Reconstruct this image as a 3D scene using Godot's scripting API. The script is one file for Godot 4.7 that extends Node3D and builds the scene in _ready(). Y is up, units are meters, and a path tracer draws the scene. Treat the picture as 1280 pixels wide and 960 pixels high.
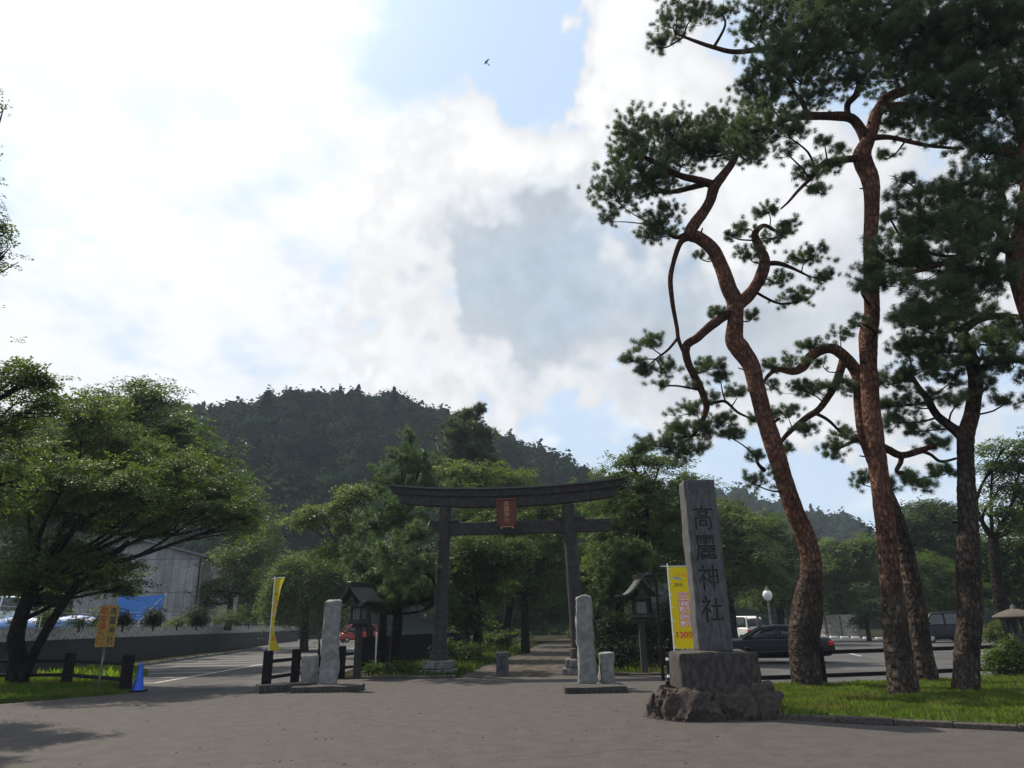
extends Node3D

var M := {}
var fast := FastNoiseLite.new()
var cells := FastNoiseLite.new()
var rng := RandomNumberGenerator.new()

# ---------------------------------------------------------------- geometry
class Geo:
	var v := PackedVector3Array()
	var n := PackedVector3Array()
	var c := PackedColorArray()
	var uv := PackedVector2Array()
	var idx := PackedInt32Array()
	var col := Color(1, 1, 1)

	func poly(p: Array, away: Vector3) -> void:      # a flat convex face whose outside looks along away
		var nn: Vector3 = (p[1] - p[0]).cross(p[2] - p[0])
		if nn.length() < 1e-12 and p.size() > 3:
			nn = (p[2] - p[0]).cross(p[3] - p[0])
		nn = nn.normalized()
		var flip := nn.dot(away) < 0
		if flip:
			nn = -nn
		var b := v.size()
		for q in p:
			v.append(q); n.append(nn); c.append(col); uv.append(Vector2.ZERO)
		for i in range(1, p.size() - 1):
			if flip:
				idx.append_array([b, b + i, b + i + 1])
			else:
				idx.append_array([b, b + i + 1, b + i])

	func tri_n(a: Vector3, b2: Vector3, c2: Vector3, nn: Vector3) -> void:
		var b := v.size()
		for q in [a, b2, c2]:
			v.append(q); n.append(nn); c.append(col); uv.append(Vector2.ZERO)
		if (b2 - a).cross(c2 - a).dot(nn) > 0:
			idx.append_array([b, b + 2, b + 1])
		else:
			idx.append_array([b, b + 1, b + 2])

	func box(at: Vector3, size: Vector3, bev := 0.0, bs := Basis()) -> void:
		var h := size / 2
		if bev <= 0:
			for ax in 3:
				for s in [-1.0, 1.0]:
					var u := (ax + 1) % 3
					var w := (ax + 2) % 3
					var ps := []
					for k in [[-1, -1], [1, -1], [1, 1], [-1, 1]]:
						var q := Vector3.ZERO
						q[ax] = s * h[ax]; q[u] = k[0] * h[u]; q[w] = k[1] * h[w]
						ps.append(at + bs * q)
					var aw := Vector3.ZERO
					aw[ax] = s
					poly(ps, bs * aw)
			return
		var i3 := h - Vector3(bev, bev, bev)
		for ax in 3:
			var u := (ax + 1) % 3
			var w := (ax + 2) % 3
			for s in [-1.0, 1.0]:
				var ps := []
				for k in [[-1, -1], [1, -1], [1, 1], [-1, 1]]:
					var q := Vector3.ZERO
					q[ax] = s * h[ax]; q[u] = k[0] * i3[u]; q[w] = k[1] * i3[w]
					ps.append(at + bs * q)
				var aw := Vector3.ZERO
				aw[ax] = s
				poly(ps, bs * aw)
				for s2 in [-1.0, 1.0]:          # the edge between the faces s along ax and s2 along u
					var es := []
					for k in [[0, -1], [0, 1], [1, 1], [1, -1]]:
						var q := Vector3.ZERO
						q[ax] = s * (h[ax] if k[0] == 0 else i3[ax])
						q[u] = s2 * (i3[u] if k[0] == 0 else h[u])
						q[w] = k[1] * i3[w]
						es.append(at + bs * q)
					var ew := Vector3.ZERO
					ew[ax] = s; ew[u] = s2
					poly(es, bs * ew)
		for sx in [-1.0, 1.0]:
			for sy in [-1.0, 1.0]:
				for sz in [-1.0, 1.0]:
					var g := Vector3(sx, sy, sz)
					poly([at + bs * (g * Vector3(h.x, i3.y, i3.z)), at + bs * (g * Vector3(i3.x, h.y, i3.z)), at + bs * (g * Vector3(i3.x, i3.y, h.z))], bs * g)

	# rows of points as one smooth sheet; around: each row is closed; out: +1 or -1 picks the side the normals look to
	func sheet(rows: Array, around: bool, out := 1.0, cols = null) -> void:
		var b := v.size()
		var nr := rows.size()
		var nc: int = rows[0].size()
		for i in nr:
			var up: Array = rows[mini(i + 1, nr - 1)]
			var dn: Array = rows[maxi(i - 1, 0)]
			var r: Array = rows[i]
			for j in nc:
				var jl := (j + nc - 1) % nc if around else maxi(j - 1, 0)
				var jr := (j + 1) % nc if around else mini(j + 1, nc - 1)
				var a: Vector3 = r[jr] - r[jl]
				var d: Vector3 = up[j] - dn[j]
				if a.length_squared() < 1e-14:
					a = up[jr] - up[jl] + dn[jr] - dn[jl]
				v.append(r[j]); n.append(d.cross(a).normalized() * out)
				c.append(col if cols == null else cols[i][j])
				uv.append(Vector2(float(j) / nc, float(i) / nr))
		var m := nc if around else nc - 1
		for i in nr - 1:
			for j in m:
				var p := b + i * nc + j
				var q := b + i * nc + (j + 1) % nc
				var p2 := p + nc
				var q2 := q + nc
				if out > 0:
					idx.append_array([p, q, p2, q, q2, p2])
				else:
					idx.append_array([p, p2, q, q, p2, q2])

	func tube(pts: Array, rad: Array, sides := 10, cap := true) -> void:
		var rows := []
		var t0: Vector3 = (pts[1] - pts[0]).normalized()
		var sd := t0.cross(Vector3(0.31, 0.2, 0.93)).normalized()
		for i in pts.size():
			var t: Vector3 = (pts[mini(i + 1, pts.size() - 1)] - pts[maxi(i - 1, 0)]).normalized()
			sd = (sd - t * sd.dot(t)).normalized()
			var w := t.cross(sd)
			var row := []
			for k in sides:
				var a := TAU * k / sides
				row.append(pts[i] + (sd * cos(a) + w * sin(a)) * rad[i])
			rows.append(row)
		sheet(rows, true, -1.0)
		if cap:
			poly(rows[0], -t0)
			poly(rows[-1], (pts[-1] - pts[-2]).normalized())

	func rod(a: Vector3, b: Vector3, r: float, sides := 8) -> void:
		tube([a, b], [r, r], sides)

	func lathe(at: Vector3, prof: Array, sides := 20) -> void:      # prof: Vector2(radius, height)
		var rows := []
		for p in prof:
			var row := []
			for k in sides:
				var a := TAU * k / sides
				row.append(at + Vector3(cos(a) * p.x, p.y, sin(a) * p.x))
			rows.append(row)
		sheet(rows, true, 1.0)

	# an outline in a plane, given a thickness; o + x*u + y*w, thick along k
	func slab(outline: Array, o: Vector3, u: Vector3, w: Vector3, k: Vector3) -> void:
		var pv := PackedVector2Array(outline)
		var tr := Geometry2D.triangulate_polygon(pv)
		for side in [0.0, 1.0]:
			for i in range(0, tr.size(), 3):
				var ps := []
				for m in 3:
					var q := pv[tr[i + m]]
					ps.append(o + u * q.x + w * q.y + k * side)
				poly(ps, k * (side * 2 - 1))
		var cw := Geometry2D.is_polygon_clockwise(pv)
		for i in pv.size():
			var a := pv[i]
			var b := pv[(i + 1) % pv.size()]
			var d := b - a
			var nn := Vector2(d.y, -d.x) * (-1.0 if cw else 1.0)
			var pa := o + u * a.x + w * a.y
			var pb := o + u * b.x + w * b.y
			poly([pa, pb, pb + k, pa + k], u * nn.x + w * nn.y)

	func mesh() -> ArrayMesh:
		var arr := []
		arr.resize(Mesh.ARRAY_MAX)
		arr[Mesh.ARRAY_VERTEX] = v
		arr[Mesh.ARRAY_NORMAL] = n
		arr[Mesh.ARRAY_COLOR] = c
		arr[Mesh.ARRAY_TEX_UV] = uv
		arr[Mesh.ARRAY_INDEX] = idx
		var m := ArrayMesh.new()
		m.add_surface_from_arrays(Mesh.PRIMITIVE_TRIANGLES, arr)
		return m

# ---------------------------------------------------------------- things, parts, labels
func put(called: String, g, m: Material, parent: Node3D = self) -> MeshInstance3D:
	var o := MeshInstance3D.new()
	o.name = called
	o.mesh = g.mesh() if g is Geo else g
	o.material_override = m
	parent.add_child(o, true)
	return o

func thing(called: String, label: String, category: String, at := Vector3.ZERO, turn := 0.0, group := "") -> Node3D:
	var o := Node3D.new()
	o.name = called
	add_child(o, true)
	o.position = at
	o.rotation.y = turn
	return tag(o, label, category, group)

func tag(o: Node3D, label: String, category := "", group := "", kind := "") -> Node3D:
	if label: o.set_meta("label", label)
	if category: o.set_meta("category", category)
	if group: o.set_meta("group", group)
	if kind: o.set_meta("kind", kind)
	return o

func struct(called: String, g, m: Material, label := "") -> MeshInstance3D:
	var o := put(called, g, m)
	o.set_meta("kind", "structure")
	if label: o.set_meta("label", label)
	return o

func scatter(called: String, m: Mesh, mt: Material, xf: Array, cols: Array, parent: Node3D = self) -> MultiMeshInstance3D:
	var mm := MultiMesh.new()
	mm.transform_format = MultiMesh.TRANSFORM_3D
	mm.use_colors = true
	mm.mesh = m
	mm.instance_count = xf.size()
	for i in xf.size():
		mm.set_instance_transform(i, xf[i])
		mm.set_instance_color(i, cols[i])
	var o := MultiMeshInstance3D.new()
	o.name = called
	o.multimesh = mm
	o.material_override = mt
	parent.add_child(o, true)
	return o

# ---------------------------------------------------------------- materials
func lin(r: float, g: float, b: float) -> Color:
	return Color(r, g, b).linear_to_srgb()

func noise_tex(freq: float, lo: float, hi: float, kind := FastNoiseLite.TYPE_SIMPLEX_SMOOTH, oct := 4, sd := 1, size := 512) -> NoiseTexture2D:
	var f := FastNoiseLite.new()
	f.noise_type = kind
	f.frequency = freq
	f.fractal_octaves = oct
	f.seed = sd
	var t := NoiseTexture2D.new()
	t.width = size
	t.height = size
	t.seamless = true
	t.noise = f
	var gr := Gradient.new()
	gr.set_color(0, Color(lo, lo, lo)); gr.set_color(1, Color(hi, hi, hi))
	t.color_ramp = gr
	return t

func bump_tex(freq: float, strength: float, kind := FastNoiseLite.TYPE_SIMPLEX_SMOOTH, sd := 3) -> NoiseTexture2D:
	var t := noise_tex(freq, 0, 1, kind, 4, sd)
	t.color_ramp = null
	t.as_normal_map = true
	t.bump_strength = strength
	return t

var T := {}
func mat(key: String, c: Color, rough := 0.85, o := {}) -> StandardMaterial3D:
	var m := StandardMaterial3D.new()
	m.resource_name = key
	m.albedo_color = c
	m.roughness = rough
	m.metallic = o.get("metal", 0.0)
	if o.has("spec"): m.metallic_specular = o.spec
	m.vertex_color_use_as_albedo = o.get("tint", false)
	var world: bool = o.get("world", false)
	if o.has("tex"):
		m.albedo_texture = T[o.tex]
		m.uv1_triplanar = true
		m.uv1_world_triplanar = world
		m.uv1_scale = o.get("scale", Vector3.ONE)
	if o.has("coarse"):
		m.detail_enabled = true
		m.detail_albedo = T[o.coarse]
		m.detail_blend_mode = BaseMaterial3D.BLEND_MODE_MUL
		m.detail_uv_layer = BaseMaterial3D.DETAIL_UV_2
		m.uv2_triplanar = true
		m.uv2_world_triplanar = world
		m.uv2_scale = o.get("scale2", Vector3.ONE * 0.3)
	if o.has("bump"):
		m.normal_enabled = true
		m.normal_texture = T[o.bump]
		m.normal_scale = o.get("depth", 1.0)
		m.uv1_triplanar = true
		m.uv1_world_triplanar = world
		m.uv1_scale = o.get("scale", Vector3.ONE)
	if o.has("back"):
		m.backlight_enabled = true
		m.backlight = o.back
		m.cull_mode = BaseMaterial3D.CULL_DISABLED
	M[key] = m
	return m

func materials() -> void:
	T.fine = noise_tex(0.05, 0.72, 1.0, FastNoiseLite.TYPE_SIMPLEX_SMOOTH, 5, 11)
	T.speck = noise_tex(0.16, 0.55, 1.0, FastNoiseLite.TYPE_VALUE_CUBIC, 3, 12)
	T.blotch = noise_tex(0.012, 0.68, 1.0, FastNoiseLite.TYPE_SIMPLEX_SMOOTH, 5, 13)
	T.soft_blotch = noise_tex(0.018, 0.86, 1.0, FastNoiseLite.TYPE_SIMPLEX_SMOOTH, 7, 17, 1024)
	T.streak = noise_tex(0.03, 0.6, 1.0, FastNoiseLite.TYPE_PERLIN, 5, 14)
	T.stain = noise_tex(0.02, 0.45, 1.0, FastNoiseLite.TYPE_SIMPLEX, 5, 15)
	T.n_fine = bump_tex(0.1, 6.0, FastNoiseLite.TYPE_SIMPLEX_SMOOTH, 21)
	T.n_rock = bump_tex(0.03, 10.0, FastNoiseLite.TYPE_SIMPLEX, 22)
	T.crack = noise_tex(0.035, 0.35, 1.0, FastNoiseLite.TYPE_CELLULAR, 2, 16)
	T.crack.noise.cellular_return_type = FastNoiseLite.RETURN_DISTANCE2_SUB
	T.n_bark = bump_tex(0.06, 12.0, FastNoiseLite.TYPE_CELLULAR, 23)
	var V := Vector3.ONE
	mat("asphalt", lin(0.128, 0.115, 0.109), 0.9, {tex = "speck", scale = V * 1.2, bump = "n_fine", depth = 0.3, coarse = "soft_blotch", scale2 = V * 0.11, world = true, spec = 0.3})
	mat("lot", lin(0.17, 0.168, 0.168), 0.9, {tex = "speck", scale = V * 1.3, bump = "n_fine", depth = 0.4, coarse = "blotch", scale2 = V * 0.07, world = true, spec = 0.3})
	mat("path", lin(0.2, 0.172, 0.145), 0.95, {tex = "fine", scale = V * 0.9, bump = "n_fine", depth = 0.8, coarse = "stain", scale2 = V * 0.15, world = true, spec = 0.2})
	mat("soil", lin(0.06, 0.06, 0.032), 1.0, {tex = "fine", scale = V * 0.6, coarse = "stain", scale2 = V * 0.05, world = true, spec = 0.1})
	mat("turf", lin(0.1, 0.15, 0.034), 1.0, {tex = "fine", scale = V * 1.5, coarse = "blotch", scale2 = V * 0.3, world = true, spec = 0.1})
	mat("wood", lin(0.075, 0.062, 0.058), 0.75, {tex = "streak", scale = Vector3(2.2, 0.25, 2.2), bump = "n_fine", depth = 0.6, coarse = "stain", scale2 = V * 0.35})
	mat("beam_wood", lin(0.072, 0.057, 0.053), 0.75, {tex = "streak", scale = Vector3(0.25, 2.2, 2.2), bump = "n_fine", depth = 0.6, coarse = "stain", scale2 = V * 0.35})
	mat("copper", lin(0.085, 0.085, 0.085), 0.45, {tex = "streak", scale = V * 0.7, metal = 0.3})
	mat("rail", lin(0.03, 0.024, 0.03), 0.75, {spec = 0.2, tex = "fine", scale = V * 2.0, coarse = "stain", scale2 = V * 1.2})
	mat("granite", lin(0.38, 0.375, 0.36), 0.9, {tex = "fine", scale = V * 2.0, bump = "n_rock", depth = 0.5, coarse = "blotch", scale2 = V * 0.7})
	mat("old_granite", lin(0.2, 0.198, 0.2), 0.92, {tex = "speck", scale = V * 2.0, bump = "n_fine", depth = 0.8, coarse = "streak", scale2 = Vector3(1.1, 0.3, 1.1)})
	mat("pedestal", lin(0.14, 0.12, 0.106), 0.95, {tex = "speck", scale = V * 1.6, bump = "n_rock", depth = 0.8, coarse = "stain", scale2 = Vector3(0.8, 0.35, 0.8)})
	mat("rock", lin(0.125, 0.092, 0.077), 0.95, {tex = "fine", scale = V * 1.6, bump = "n_rock", depth = 1.3, coarse = "stain", scale2 = V * 0.9})
	mat("concrete", lin(0.34, 0.33, 0.31), 0.92, {tex = "fine", scale = V * 0.9, bump = "n_fine", depth = 0.4, coarse = "stain", scale2 = Vector3(0.4, 0.2, 0.4)})
	mat("pale_panel", lin(0.8, 0.77, 0.7), 0.85, {tex = "fine", scale = V * 0.9, coarse = "stain", scale2 = Vector3(0.5, 0.25, 0.5)})
	mat("kerb", lin(0.17, 0.135, 0.115), 0.95, {tex = "fine", scale = V * 2.0, bump = "n_fine", depth = 0.6, coarse = "stain", scale2 = V * 1.3, world = true})
	mat("paint", lin(0.72, 0.72, 0.7), 0.8, {tex = "stain", scale = V * 1.2, world = true})
	mat("bark", Color(1.15, 1.15, 1.15), 0.95, {tint = true, tex = "crack", scale = Vector3(0.6, 0.24, 0.6), bump = "n_bark", depth = 1.0, spec = 0.15})
	mat("leaf", Color.WHITE, 0.42, {tint = true, back = Color(0.82, 0.92, 0.42).linear_to_srgb(), spec = 0.22})
	mat("needle", Color.WHITE, 0.5, {tint = true, back = Color(0.5, 0.62, 0.22).linear_to_srgb(), spec = 0.4})
	mat("far_leaf", Color.WHITE, 1.0, {tint = true, back = Color(0.16, 0.2, 0.1).linear_to_srgb(), spec = 0.0})
	mat("grass", Color.WHITE, 0.6, {tint = true, back = Color(0.8, 0.9, 0.3).linear_to_srgb(), spec = 0.25})
	mat("carved", lin(0.04, 0.039, 0.039), 0.95)
	mat("steel", lin(0.6, 0.6, 0.6), 0.35, {metal = 0.7})
	mat("black_metal", lin(0.014, 0.014, 0.016), 0.85, {spec = 0.15})
	mat("white_plastic", lin(0.75, 0.75, 0.75), 0.4)
	mat("yellow_cloth", lin(0.92, 0.82, 0.02), 0.85, {back = Color(0.95, 0.9, 0.05).linear_to_srgb(), tex = "fine", scale = V * 2.0})
	mat("yellow_board", lin(0.52, 0.31, 0.03), 0.6, {tex = "stain", scale = V * 1.4})
	mat("red_print", lin(0.62, 0.035, 0.03), 0.7)
	mat("dark_print", lin(0.03, 0.028, 0.025), 0.7)
	mat("brown_print", lin(0.28, 0.045, 0.02), 0.7)
	mat("white_print", lin(0.82, 0.8, 0.78), 0.7)
	mat("blue_print", lin(0.12, 0.35, 0.65), 0.7)
	mat("orange_print", lin(0.75, 0.28, 0.03), 0.7)
	mat("cone_blue", lin(0.012, 0.09, 0.55), 0.45)
	mat("tarp", lin(0.035, 0.21, 0.66), 0.5, {tex = "fine", scale = V * 0.8})
	mat("plaque_red", lin(0.19, 0.045, 0.03), 0.6, {tex = "streak", scale = V * 1.5})
	mat("gold", lin(0.42, 0.24, 0.1), 0.5, {metal = 0.3})
	mat("paper", lin(0.5, 0.49, 0.46), 0.8)
	mat("wall_dark", lin(0.055, 0.05, 0.06), 0.75, {tex = "streak", scale = Vector3(1.4, 0.2, 1.4), coarse = "stain", scale2 = V * 0.25})
	mat("siding", lin(0.5, 0.49, 0.475), 0.6, {tex = "fine", scale = Vector3(0.3, 0.1, 0.3), coarse = "blotch", scale2 = Vector3(0.1, 0.05, 0.1)})
	mat("roof_metal", lin(0.2, 0.2, 0.205), 0.5, {tex = "fine", scale = V * 0.6, metal = 0.3})
	mat("glass", lin(0.012, 0.014, 0.016), 0.08, {spec = 0.6})
	mat("tyre", lin(0.02, 0.02, 0.02), 0.9)
	mat("rim", lin(0.5, 0.5, 0.5), 0.35, {metal = 0.6})
	mat("car_dark", lin(0.006, 0.007, 0.011), 0.35, {spec = 0.35})
	mat("car_white", lin(0.75, 0.75, 0.75), 0.3)
	mat("car_red", lin(0.4, 0.03, 0.025), 0.3)
	mat("lamp_red", lin(0.5, 0.02, 0.015), 0.2)
	mat("lamp_clear", lin(0.6, 0.6, 0.6), 0.15)
	mat("globe", lin(0.72, 0.73, 0.74), 0.25, {back = Color(0.5, 0.5, 0.5)})
	mat("thatch", lin(0.12, 0.105, 0.085), 0.95, {tex = "streak", scale = V * 2.0, bump = "n_rock", depth = 0.7})
	mat("hill_soil", lin(0.03, 0.04, 0.02), 1.0, {spec = 0.1})
	mat("feather", lin(0.03, 0.03, 0.035), 0.7)

# ---------------------------------------------------------------- sky
const SUN_AZ := -46.0
const SUN_EL := 52.0

func toward(az: float, el: float) -> Vector3:
	var a := deg_to_rad(az)
	var e := deg_to_rad(el)
	return Vector3(sin(a) * cos(e), sin(e), -cos(a) * cos(e))

func puff(list: Array, az: float, el: float) -> float:
	var f := 0.0
	for p in list:
		var da: float = wrapf(az - p[0], -180, 180) / p[2]
		var de: float = (el - p[1]) / p[3]
		var q: float = da * da + de * de
		if q < 6:
			f += p[4] * exp(-q)
	return f

func sky_texture(w: int) -> ImageTexture:
	var h := w / 2
	var data := PackedFloat32Array()
	data.resize(w * h * 3)
	var n1 := FastNoiseLite.new()
	n1.noise_type = FastNoiseLite.TYPE_SIMPLEX_SMOOTH
	n1.frequency = 1.5; n1.fractal_octaves = 6; n1.seed = 5; n1.fractal_gain = 0.55
	var n2 := FastNoiseLite.new()
	n2.noise_type = FastNoiseLite.TYPE_SIMPLEX_SMOOTH
	n2.frequency = 3.2; n2.fractal_octaves = 6; n2.seed = 9; n2.fractal_gain = 0.58
	var sun := toward(SUN_AZ, SUN_EL)
	# cumulus: azimuth, elevation, half widths, strength
	var white := [[-5, 38, 4.5, 3, 1.0], [-1.5, 36.5, 4, 3, 1.0], [2.5, 37, 4.5, 3.4, 1.0], [6, 34, 3, 3, 0.9], [-8, 33, 5, 4, 0.9], [-11, 27, 6, 6, 0.8], [9.5, 42, 3, 4, 0.8], [13, 44, 6, 6, 1.0], [17, 39, 6, 5, 1.0], [14, 49, 8, 4, 0.7], [20, 33, 5, 4, 0.7], [23, 27, 7, 5, 1.0], [25, 33, 5, 3, 0.7], [31, 31, 6, 4, 0.8],
		[14, 29, 6, 3, 0.6], [11, 22, 5, 4, 0.5], [19, 22, 6, 4, 0.5], [2, 18.5, 12, 3.5, 0.9], [-6, 21, 8, 4, 0.7], [20, 15, 9, 3.0, 0.8], [28, 12, 8, 3, 0.7], [9, 12.5, 3, 1.5, 0.6], [28, 20, 7, 5, 0.6], [36, 22, 8, 6, 0.7], [48, 30, 14, 9, 0.9], [60, 18, 16, 7, 0.8], [75, 38, 16, 10, 0.8], [100, 24, 20, 9, 0.9], [130, 40, 18, 11, 0.8], [150, 20, 18, 8, 0.9], [178, 32, 16, 10, 0.8], [-155, 18, 18, 8, 0.9], [-130, 36, 18, 11, 0.8], [-105, 22, 18, 9, 0.8], [-80, 40, 16, 10, 0.8], [-62, 20, 16, 8, 0.8], [30, 62, 24, 9, 0.7], [-110, 62, 30, 9, 0.7], [120, 66, 34, 8, 0.7]]
	var grey := [[-3.5, 29.5, 4.5, 4, 0.55], [0.5, 28.5, 5.5, 3.8, 0.8], [0.5, 25.5, 5.5, 4.5, 0.8], [5, 28, 5, 4.5, 0.9], [9, 25, 7, 4.5, 0.8], [15, 23, 8, 4.5, 0.75], [22, 20, 9, 4, 0.7], [8, 20.5, 6, 3, 0.4], [-2, 27.5, 3, 4.0, 0.5], [30, 24, 8, 4, 0.5], [2, 23, 4, 3, 0.5], [-38, 18, 8, 2, 0.25], [62, 15, 14, 4, 0.6], [78, 33, 12, 6, 0.6], [102, 19, 16, 5, 0.7], [132, 34, 14, 6, 0.6], [152, 16, 14, 5, 0.6], [-154, 14, 14, 5, 0.6], [-128, 30, 14, 6, 0.6], [-103, 17, 14, 5, 0.6]]
	var gaps := [[-1, 46, 7, 6, 1.1], [2.5, 42, 5, 3, 0.9], [8, 39.5, 2.5, 1.8, 0.7], [-9, 45, 5, 5, 0.5], [7, 14, 5, 3, 0.9], [23, 10.5, 8, 3, 0.8], [33, 30, 6, 5, 0.7], [28, 38, 8, 4, 0.7], [38, 17, 7, 5, 0.5], [70, 28, 10, 6, 0.6], [115, 30, 14, 7, 0.7], [165, 44, 16, 8, 0.7], [-140, 26, 14, 7, 0.7], [-92, 33, 10, 6, 0.5], [60, 60, 20, 10, 0.6]]
	for y in h:
		var el := 90.0 - (y + 0.5) * 180.0 / h
		if el < -1.0:
			for x in w:
				var k := (y * w + x) * 3
				data[k] = 0.16; data[k + 1] = 0.16; data[k + 2] = 0.15
			continue
		var se := sin(deg_to_rad(maxf(el, 0)))
		for x in w:
			var az := (x + 0.5) * 360.0 / w
			if az > 180: az -= 360
			var d := toward(az, el)
			var ang := rad_to_deg(acos(clampf(d.dot(sun), -1, 1)))
			var up := pow(se, 0.62)
			var c := Vector3(0.64, 0.77, 0.91).lerp(Vector3(0.46, 0.62, 0.86), up)
			var glow := 0.75 * exp(-pow(ang / 17.0, 2)) + 0.30 * exp(-ang / 26.0)
			c += Vector3(1.0, 0.985, 0.95) * glow
			var p := d / (maxf(d.y, 0) + 0.18)
			var a := n1.get_noise_3dv(p)
			var b := n2.get_noise_3dv(p + Vector3(0, 3, 0))
			var hi := n2.get_noise_3dv(d * 5.5)
			var lo := n1.get_noise_3dv(d * 4.0 + Vector3(7, 0, 0))
			var lo2 := n1.get_noise_3dv(d * 4.0 + Vector3(0, 0, 9))
			var azw := az + lo * 4.5 + hi * 2.6       # the clouds' outlines billow
			var elw := el + lo2 * 4.0 + hi * 1.6
			var hole := puff(gaps, azw, elw)
			# high thin cloud: thicker towards the sun's side, streaky
			var side := clampf((76.0 - ang) / 60.0, 0, 1)
			var veil := smoothstep(-0.28, 0.42, a * 0.8 + b * 0.5 - 0.20 + side * 0.62 - hole * 0.9 + clampf((26.0 - el) / 60.0, 0, 0.2)) * (0.42 + 0.55 * side)
			var wc := 0.93 + 0.22 * exp(-ang / 40.0) + 0.10 * b
			c = c.lerp(Vector3(wc, wc, wc * 0.995), clampf(veil, 0, 0.93))
			var fw := puff(white, azw, elw) + hi * 0.62 + b * 0.2 - hole * 0.5
			var fg := puff(grey, azw + hi * 2.0, elw + b * 2.0) + hi * 0.3 + a * 0.12 + lo * 0.25
			var cw := smoothstep(0.36, 0.80, fw)
			var cg := smoothstep(0.10, 1.30, fg)
			var tone := 0.66 + 0.18 * clampf(fw - 0.5, 0, 1) + 0.40 * exp(-ang / 34.0) + hi * 0.09
			c = c.lerp(Vector3(tone, tone * 1.005, tone * 1.015), cw * 0.92)
			c = c.lerp(Vector3(0.47, 0.54, 0.62) * (1.0 + 0.22 * hi + 0.2 * lo), cg * 0.84)
			var k := (y * w + x) * 3
			data[k] = c.x; data[k + 1] = c.y; data[k + 2] = c.z
	var im := Image.create_from_data(w, h, false, Image.FORMAT_RGBF, data.to_byte_array())
	return ImageTexture.create_from_image(im)

# ---------------------------------------------------------------- lettering
const GLYPH := {
	"高": "50,0 50,12;4,14 96,14;30,24 70,24 70,40 30,40 30,24;12,100 12,50 88,50 88,96 76,100;34,62 66,62 66,84 34,84 34,62",
	"麗": "5,2 95,2;10,11 44,11 44,33;10,11 10,33;27,14 27,28;56,11 90,11 90,33;56,11 56,33;73,14 73,28;50,36 50,44;14,45 96,45;14,45 12,75 2,100;26,56 90,56 90,68 26,68;44,46 44,68;68,46 68,68;26,76 26,98 48,91;26,84 48,84;60,74 60,96 94,96 94,87;60,87 88,80",
	"神": "22,0 27,9;5,19 40,19 4,62;23,44 23,100;27,46 41,60;52,18 94,18 94,70 52,70 52,18;52,44 94,44;73,0 73,100",
	"社": "22,0 27,9;5,19 40,19 4,62;23,44 23,100;27,46 41,60;52,38 94,38;73,8 73,92;46,92 100,92",
	"郡": "8,10 50,10 50,40 8,40;2,25 58,25;26,10 20,50 2,75;18,58 50,58 50,90 18,90 18,58;68,5 68,100;68,8 94,8 80,34 94,55 82,66",
	"建": "38,12 88,12 88,36 38,36;30,24 96,24;38,48 90,48;32,62 98,62;63,2 63,80;6,14 28,14 12,44 28,44 22,70 4,96;8,62 30,86 98,94",
	"駐": "8,58 8,8 42,8;8,24 40,24;8,40 40,40;25,8 25,58;8,58 44,58 42,92 34,96;10,70 6,86;18,70 18,84;28,70 28,82;74,0 78,10;52,18 98,18;56,52 94,52;50,94 100,94;75,18 75,94",
	"車": "8,14 92,14;20,28 80,28 80,66 20,66 20,28;20,47 80,47;2,80 98,80;50,2 50,100",
	"場": "2,34 34,34;18,8 18,80;2,84 36,74;46,6 90,6 90,36 46,36 46,6;46,21 90,21;38,48 98,48;52,48 40,74;50,58 92,58 86,92 76,98;66,60 48,94;80,60 62,98",
	"入": "36,6 50,8 50,24 4,96;50,24 96,96",
	"口": "12,12 88,12 88,92 12,92 12,12",
	"下": "5,10 95,10;48,10 48,100;52,36 76,56",
	"馬": "20,62 20,5 85,5;20,22 80,22;20,40 80,40;50,5 50,62;20,62 90,62 86,94 74,98;14,76 8,94;32,74 34,88;50,74 54,86;68,72 72,82",
}

func strokes(ch: String) -> Array:          # [from, to] in a unit square, y down
	var out := []
	for line: String in GLYPH[ch].split(";"):
		var last = null
		for pt: String in line.split(" "):
			var xy: PackedStringArray = pt.split(",")
			var q := Vector2(float(xy[0]), float(xy[1])) / 100.0
			if last != null:
				out.append([last, q])
			last = q
	return out

# brush strokes as thin bars on a face; at = top left corner, r = to the right, d = downwards, k = out of the face
func write(g: Geo, ch: String, at: Vector3, r: Vector3, d: Vector3, width: float, k: Vector3) -> void:
	var i := 0
	for s in strokes(ch):
		var a: Vector3 = at + r * s[0].x + d * s[0].y
		var b: Vector3 = at + r * s[1].x + d * s[1].y
		var t := (b - a).normalized()
		var lift := k * (1.0 + 0.06 * (i % 5))
		var mid := (a + b) / 2 + lift / 2
		g.box(mid, Vector3((b - a).length() + width, width, lift.length()), 0.0, Basis(t, k.normalized().cross(t), k.normalized()))
		i += 1

# ---------------------------------------------------------------- plants
func curve_path(p: Array, step: float) -> Array:       # p: [x, y, z, r] rows through which a smooth limb runs
	var pts := []
	var rad := []
	for i in p.size() - 1:
		var q0 = p[maxi(i - 1, 0)]
		var q1 = p[i]
		var q2 = p[i + 1]
		var q3 = p[mini(i + 2, p.size() - 1)]
		var a := Vector3(q1[0], q1[1], q1[2])
		var b := Vector3(q2[0], q2[1], q2[2])
		var m := maxi(2, int(a.distance_to(b) / step))
		for k in m:
			var t := float(k) / m
			pts.append(a.cubic_interpolate(b, Vector3(q0[0], q0[1], q0[2]), Vector3(q3[0], q3[1], q3[2]), t))
			rad.append(lerpf(q1[3], q2[3], t))
	var e = p[-1]
	pts.append(Vector3(e[0], e[1], e[2]))
	rad.append(e[3])
	return [pts, rad]

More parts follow.
